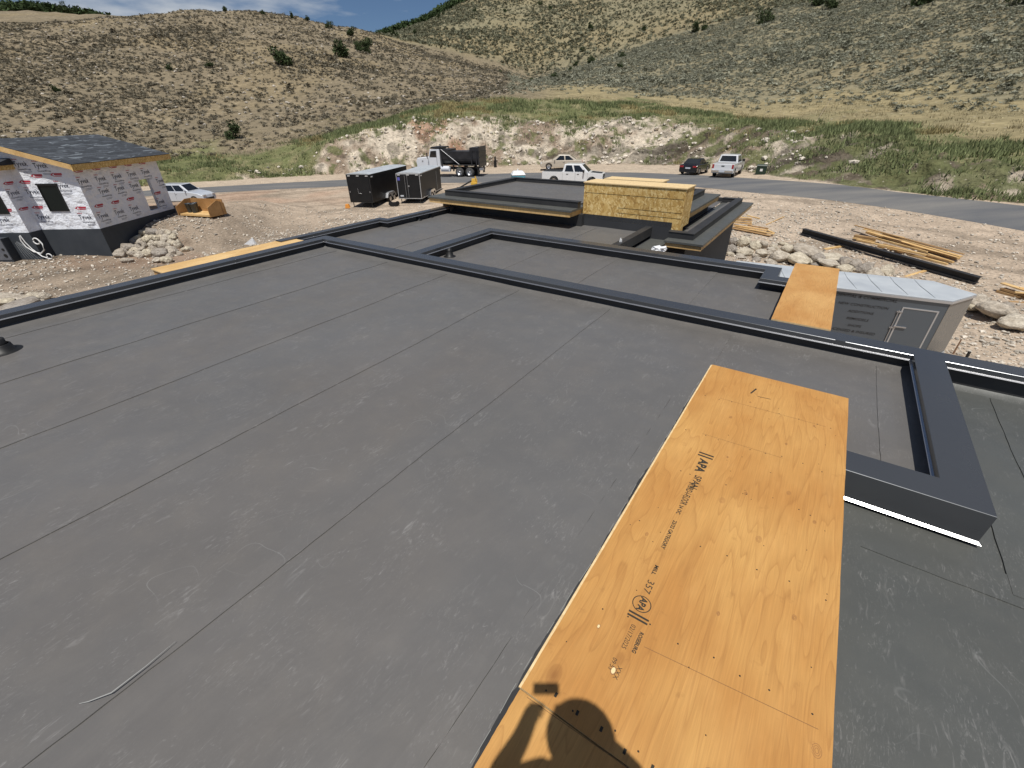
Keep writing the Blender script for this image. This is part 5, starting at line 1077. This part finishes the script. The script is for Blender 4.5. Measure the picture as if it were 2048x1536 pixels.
# grey contractor trailer with lettering
T3=thing('cargo_trailer','dark grey enclosed contractor trailer with lettering and vee nose','trailer',(12.36,11.66,-4.6),math.atan2(-.453,.892))
H3=2.55; Wd=1.87; B3=-5.6
nose=[(B3,0),(0,0),(.76,.94),(0,Wd),(B3,Wd)]
mb=MB(); mb.prism(nose,.42,H3-.03,'z'); obj('body',mb,M_grey,T3,.012)
mb=MB(); mb.prism([(B3-.03,-.03),(.02,-.03),(.80,.94),(.02,Wd+.03),(B3-.03,Wd+.03)],H3-.028,H3+.0,'z'); rf=obj('roof',mb,M_troof,T3,.008)
for k in range(8): mb=MB(); x=-.35-.62*k; mb.tube([(x,.04,H3+.004),(x-.05,.5,H3+.012),(x-.12,1.1,H3+.012),(x-.13,Wd-.04,H3+.004)],.008,5); obj('roof_ripple',mb,M_troof,rf)
mb=MB(); mb.prism([(B3,-.045),(.03,-.045),(.82,.94),(.77,.94),(.0,-.005),(B3,-.005)],H3-.10,H3-.03,'z'); obj('roof_trim',mb,M_trim,T3)
M_nose=metal_mat('grey_nose_skin',(.20,.195,.185),.28,.2,.6)
q=MB(); q.quad((.012,-.004,.42),(.772,.936,.42),(.772,.936,H3-.11),(.012,-.004,H3-.11),.006); q.quad((.772,.946,.42),(.012,Wd,.42),(.012,Wd,H3-.11),(.772,.946,H3-.11),.006); obj('nose_panel',q,M_nose,T3)
q=MB(); q.quad((.012,-.012,.44),(.79,.935,.44),(.79,.935,.72),(.012,-.012,.55),.004); obj('gravel_guard',q,M_troof,T3)
M_vin=mat('black_vinyl',(.01,.01,.012),.4)
def side_text(s,x,z,size,width=1): tx=MB(); text_mb(tx,s,size*1.06,Matrix.Rotation(math.pi/2,4,'X'),.0015,.25,width); obj('side_lettering',tx,M_vin,T3,loc=(x,-.004,z))
side_text('RESIDENTIAL & COMMERCIAL',-2.05,2.34,.115,1.04); side_text('· NEW CONSTRUCTION',-1.96,2.09,.105,1.05); side_text('ADDITIONS',-1.91,1.875,.105,1.05); side_text('REMODELS',-1.92,1.645,.105,1.0); side_text('· SHOPS',-1.96,1.425,.105,1.0); side_text('LICENSED & INSURED',-1.93,1.245,.105,1.05)
mb=MB(); x0,x1,z0,z1=-.98,-.14,.60,2.20; f=.035
for a in ((x0,x1,z1-f,z1),(x0,x1,z0,z0+f),(x0,x0+f,z0+f,z1-f),(x1-f,x1,z0+f,z1-f)): mb.box(a[0],a[1],-.02,-.001,a[2],a[3])
sd=obj('side_door',mb,M_trim,T3); mb=MB(); mb.box(x0+f,x1-f,-.010,-.001,z0+f,z1-f); obj('door_panel',mb,M_grey,sd)
for z in (2.05,1.55,1.05): mb=MB(); mb.box(x0-.10,x0+.04,-.035,-.002,z-.02,z+.02); obj('hinge',mb,M_hinge,sd)
mb=MB(); mb.cyl((x0-.06,-.03,.7),(x0-.06,-.03,2.1),.014,n=8); mb.box(x0-.02,x0+.28,-.05,-.021,1.58,1.62); obj('latch_bar',mb,M_hinge,sd)
for yy in (-3.2,-2.4):
    for s in (0,1):
        mb=MB(); y=-.12 if s==0 else Wd+.12; mb.cyl((yy,y-.1,.35),(yy,y+.1,.35),.35,n=22); w_=obj('wheel',mb,M_tyre,T3,.03); mb=MB(); mb.cyl((yy,y-.105,.35),(yy,y+.105,.35),.2,n=16); obj('rim',mb,M_rim,w_)
mb=MB(); mb.box(-3.75,-1.85,-.24,-.003,.74,.80); obj('fender',mb,M_blackp,T3,.02)
mb=MB(); mb.box(.7,1.7,.90,.98,.42,.52); obj('hitch_tongue',mb,M_blackp,T3); mb=MB(); mb.cyl((1.35,.94,0),(1.35,.94,.8),.04,n=8); obj('jack_leg',mb,M_blackp,T3)
# ---------------------------------------------------------------- dump truck
td=Vector((-2.7,58.9)); fd=Vector((-10.9,61.4)); ang=math.atan2(fd.y-td.y,fd.x-td.x)
D=thing('dump_truck','white-cab dump truck with tall black tipper bed on the road','truck',(td.x,td.y,gz(-6,60)+.06),ang)
# local +x = forward, y<0 is the side turned to us? (heading left, so our side is +y)
M_wp=paint('truck_white',(.72,.74,.78)); M_bedp=simple_noise_mat('black_tipper_paint',(.012,.013,.016),(.03,.03,.034),2,.4,.5,.1)
mb=MB(); mb.box(.3,8.2,-.45,.45,.75,1.0); obj('chassis',mb,M_blackp,D)
n=10; pr=[(1.18*math.cos(math.pi*i/n-math.pi),1.95+.75*math.sin(math.pi*i/n-math.pi)) for i in range(n+1)]; pr=[(-1.2,2.75)]+pr+[(1.2,2.75)]
mb=MB(); mb.prism(pr,.55,5.3,'x'); bed=obj('tipper_bed',mb,M_bedp,D)
mb=MB(); mb.box(.42,.56,-1.25,1.25,1.1,3.25); tgt=obj('tailgate',mb,M_bedp,bed,.02)
for z in (1.5,2.1,2.65): mb=MB(); mb.box(.36,.42,-1.2,1.2,z,z+.07); obj('tailgate_rib',mb,M_bedp,tgt)
mb=MB(); mb.box(.56,1.6,-1.24,1.24,2.75,3.15); obj('side_board',mb,M_bedp,bed); mb=MB(); mb.box(4.3,5.3,-1.2,1.2,2.752,2.95); obj('side_board',mb,M_bedp,bed)
for x in (.7,1.3): mb=MB(); mb.box(x,x+.14,1.20,1.27,1.2,3.0); obj('bed_rib',mb,M_bedp,bed)
for x in (5.15,): mb=MB(); mb.box(x,x+.16,1.16,1.26,1.2,3.0); mb.box(x,x+.16,-1.26,-1.16,1.2,3.0); obj('bed_rib',mb,M_bedp,bed)
mb=MB(); mb.box(5.2,6.6,-1.15,1.15,3.05,3.2); mb.tube([(5.35,1.24,3.1),(5.25,1.24,3.55)],.05,6); obj('cab_guard',mb,M_bedp,bed,.02)
mb=MB(); mb.tube([(5.2,1.30,2.95),(2.95,1.34,1.38)],.035,8); obj('tarp_arm',mb,M_hinge,D)
mb=MB(); mb.box(1.0,3.9,-1.22,1.22,1.22,1.36); mb.box(3.75,3.85,.95,1.22,.6,1.25); obj('fender',mb,M_blackp,D,.02)
mb=MB(); mb.box(.62,.7,.7,1.2,.35,1.15); mb.box(.62,.7,-1.2,-.7,.35,1.15); obj('mud_flap',mb,M_blackp,D); mb=MB(); mb.box(.05,.5,.75,1.15,.75,1.0); obj('tail_bracket',mb,M_hinge,D)
M_dw=simple_noise_mat('grey_tyre',(.05,.05,.05),(.09,.088,.085),6,.9)
for x in (1.75,3.05,7.75):
    for s in (-1,1):
        mb=MB(); r=.52; wd=.5 if x<5 else .3; y=s*(1.22-wd/2); mb.lathe([(r*.6,-wd/2),(r*.94,-wd/2),(r,-wd*.35),(r,wd*.35),(r*.94,wd/2),(r*.6,wd/2)],26,(x,y,r),'y'); mb.cyl((x,y-wd*.2,r),(x,y+wd*.2,r),r*.6,n=20); w_=obj('wheel',mb,M_dw,D)
        mb=MB(); e=s*wd/2; mb.lathe([(r*.62,e-s*.005),(r*.5,e-s*.03),(r*.42,e-s*.14),(r*.15,e-s*.14),(r*.14,e-s*.02),(0,e-s*.02)],20,(x,y,r),'y'); obj('rim',mb,M_rim,w_)
mb=MB(); mb.prism([(5.5,1.0),(7.0,1.0),(7.0,2.1),(6.75,2.95),(5.5,3.0)],-1.1,1.1,'y'); cb_=obj('cab',mb,M_wp,D,.05,3)
mb=MB(); mb.prism([(5.95,2.1),(6.85,2.1),(6.66,2.75),(5.95,2.8)],1.095,1.115,'y'); mb.prism([(5.95,2.1),(6.85,2.1),(6.66,2.75),(5.95,2.8)],-1.115,-1.095,'y'); obj('side_window',mb,M_glass,cb_); mb=MB(); mb.quad((7.01,-.95,2.15),(7.01,.95,2.15),(6.78,.9,2.88),(6.78,-.9,2.88),.02); obj('windscreen',mb,M_glass,cb_)
mb=MB(); mb.box(5.9,5.93,1.1,1.112,1.15,2.8); obj('door_seam',mb,M_blackp,cb_); mb=MB(); mb.box(5.5,6.7,-1.05,1.05,3.0,3.06); obj('sun_visor',mb,M_blackp,cb_)
mb=MB(); mb.prism([(7.0,1.0),(8.7,.95),(8.8,1.6),(8.6,2.0),(7.0,2.15)],-.95,.95,'y'); hd=obj('hood',mb,M_wp,D,.08,3); mb=MB(); mb.cyl((7.9,.94,1.65),(7.9,.97,1.65),.1,n=12); obj('hood_badge',mb,M_hinge,hd)
mb=MB(); mb.box(8.7,8.83,-.6,.6,1.1,1.9); obj('grille',mb,M_chrome,hd); mb=MB(); mb.box(8.7,8.95,-1.1,1.1,.5,.85); obj('bumper',mb,M_chrome,D,.03)
mb=MB(); mb.tube([(6.95,1.35,1.9),(7.05,1.4,2.2),(7.05,1.4,2.6)],.04,6); mb.box(7.0,7.06,1.28,1.5,2.1,2.6); obj('mirror',mb,M_blackp,cb_)
mb=MB(); mb.cyl((4.4,.95,.85),(5.4,.95,.85),.32,n=16); mb.box(4.3,5.5,.7,1.18,.55,1.05); obj('fuel_tank',mb,M_wp,D,.03)
# yellow towable machine
t=thing('towed_machine','yellow towable machine with long black drawbar behind the far roof','machine',(-3.4,46.6,gz(-3.4,46.6)),0); t.scale=(.85,.85,.8)
My=simple_noise_mat('worn_yellow_paint',(.62,.36,.04),(.75,.5,.1),4,.5); 
mb=MB(); mb.box(-.35,.35,-.3,.3,.35,1.1); mb.box(-.25,.3,-.2,.2,1.101,1.45); obj('engine_box',mb,My,t,.03); mb=MB(); mb.tube([(-.3,0,1.2),(-.6,0,1.05),(-1.7,0,.45)],.09,8); obj('drawbar',mb,M_blackp,t)
mb=MB(); mb.cyl((-1.85,-.1,.28),(-1.85,.1,.28),.26,n=18); obj('wheel',mb,M_tyre,t,.02)
for s in(-1,1): mb=MB(); mb.cyl((.1,s*.38,.32),(.1,s*.5,.32),.32,n=18); obj('wheel',mb,M_tyre,t,.02)
mb=MB(); mb.tube([(.3,-.25,.5),(.35,-.28,1.2),(.15,-.25,1.7)],.04,6); mb.tube([(.3,.25,.5),(.35,.28,1.2),(.15,.25,1.7)],.04,6); obj('frame',mb,My,t)
# portable toilet
t=thing('portable_toilet','portable toilet with white domed roof and teal walls behind the far roof','portable toilet',(.80,42.0,gz(.8,42)-.05),.1)
mb=MB(); mb.box(-.55,.55,-.55,.55,0,2.05); obj('wall',mb,mat('teal_plastic',(.10,.32,.40),.5),t,.03); mb=MB(); mb.hexa([(-.62,-.62,2.05),(.62,-.62,2.05),(.62,.62,2.05),(-.62,.62,2.05)],[(-.42,-.42,2.36),(.42,-.42,2.36),(.42,.42,2.36),(-.42,.42,2.36)]); rf=obj('roof',mb,M_wbag,t,.08,3); mb=MB(); mb.cyl((0,.3,2.3),(0,.3,2.5),.05,n=10); obj('vent_pipe',mb,M_white,rf)
mb=MB(); mb.box(-.4,.4,-.565,-.552,.1,1.9); obj('door',mb,mat('white_door',(.7,.72,.74),.5),t,.005)
# utility box, poles, posts
t=thing('utility_box','dark green utility box with white label among the weeds','utility box',(25.8,49.6,gz(25.8,49.6)),-.5); t.scale=(.85,.85,.8)
Mg=mat('green_enamel',(.012,.03,.018),.5); mb=MB(); mb.box(-.55,.55,-.45,.45,0,1.0); bx=obj('cabinet',mb,Mg,t,.03); mb=MB(); mb.hexa([(-.6,-.5,1.0),(.6,-.5,1.0),(.6,.5,1.0),(-.6,.5,1.0)],[(-.5,-.4,1.14),(.5,-.4,1.14),(.5,.4,1.14),(-.5,.4,1.14)]); obj('lid',mb,Mg,t); mb=MB(); mb.box(-.12,.16,-.458,-.45,.4,.68); obj('sticker',mb,M_white,bx)
def pole(x,y,lx,ly,h,r,label,m): 
    t=MB(); z=gz(x,y); t.tube([(0,0,-.2),(lx,ly,h)],[r,r*.6],7); o=obj('wood_stake',t,m,loc=(x,y,float(H(x,y)))); tag(o,label,'stake')
M_stk=mat('bleached_wood',(.55,.45,.33),.8)
pole(27.3,51.0,.62,.0,2.3,.035,'long pale leaning pole right of the green utility box',M_stk)
pole(39.8,66.0,1.1,0,2.6,.035,'pale pole leaning on the weedy slope at the right',M_stk)
pole(-25.6,69.5,-.5,0,1.9,.03,'thin leaning stake on the grassy bank at the left',M_stk)
pole(15.19,13.36,.0,.0,.55,.03,'short rusty stake in gravel right of the grey trailer',mat('rusty_steel',(.25,.14,.08),.8))
t=MB(); t.cyl((0,0,0),(0,0,.9),.2,n=14); t.cyl((0,0,.9),(0,0,1.4),.12,n=14); o=obj('marker_post',t,M_blk,loc=(-1.9,69.0,gz(-1.9,69))); tag(o,'short black marker post right of the dump truck','post')
# ---------------------------------------------------------------- trees on the hills
def leaf_crown(seed,n=1100,sz=.085):
    g=np.random.default_rng(seed); V=[];F=[]
    lob=[(g.normal(0,.30,3)+np.array([0,0,.55]),g.uniform(.28,.48)) for _ in range(11)]
    for i in range(n):
        c,rr=lob[g.integers(11)]; d=g.normal(0,1,3); d/=np.linalg.norm(d); p=c+d*rr*g.uniform(.55,1.05)*np.array([1,1,.95]); p[2]=max(p[2],.04)
        q=g.normal(0,1,(3,3))*sz*g.uniform(.6,1.2); b=len(V); V+=[p+q[0],p+q[1],p+q[2]]; F.append([b,b+1,b+2])
    return np.array(V),np.array(F)
CR_=[]; TRK=[]
M_jun=attr_mat('juniper_foliage'); M_bark=simple_noise_mat('bark',(.10,.075,.05),(.16,.12,.09),6,.95)
for k in range(6):
    v,f=leaf_crown(400+k); cc=np.repeat(np.array([[.052,.07,.03]])*np.random.default_rng(k).uniform(.6,1.5,(len(v)//3,1)),3,axis=0)
    o=np_mesh('crown',v,f,M_jun,col=cc); CR_.append(o.data); bpy.data.objects.remove(o)
    mb=MB(); mb.tube([(0,0,-.25),(.02,.0,.15),(.05,.03,.5)],[.06,.05,.02],7); mb.tube([(.02,0,.15),(.2,.1,.45)],[.035,.012],6); mb.tube([(.02,0,.2),(-.18,-.08,.5)],[.03,.012],6)
    o=obj('trunk',mb,M_bark); TRK.append(o.data); bpy.data.objects.remove(o)
TL={0:'biggest dark juniper on the shoulder of the left hill',1:'dark juniper right of the biggest one on the left hill',2:'juniper highest on the right end of the left ridge',3:'juniper low on the right end of the left ridge',6:'lone dark tree at the foot of the saddle skyline',8:'dark round juniper standing in the valley bottom',9:'green bush at the foot of the left hill above the grass',10:'single tree on the far left skyline',23:'dark oak bush in the middle of the right slope',24:'dark shrub below the top edge on the right slope',26:'large dark shrub right of centre on the right slope',28:'dark tree at the right edge of the picture'}
for k,(x,y,h,_) in enumerate(D_TR):
    z=float(H(x,y)); t=thing('juniper_tree',TL.get(k,'small dark juniper dotted on the far scrub slope'),'tree',(x,y,z-.05),random.uniform(0,6),None if k in TL else 'small junipers on the slopes')
    h=max(h*.54,.75); t.scale=(h*random.uniform(.85,1.1),h*random.uniform(.85,1.1),h*.95)
    for nm,me in (('crown',CR_[k%6]),('trunk',TRK[k%6])):
        o=bpy.data.objects.new(nm,me); C.objects.link(o); o.parent=t
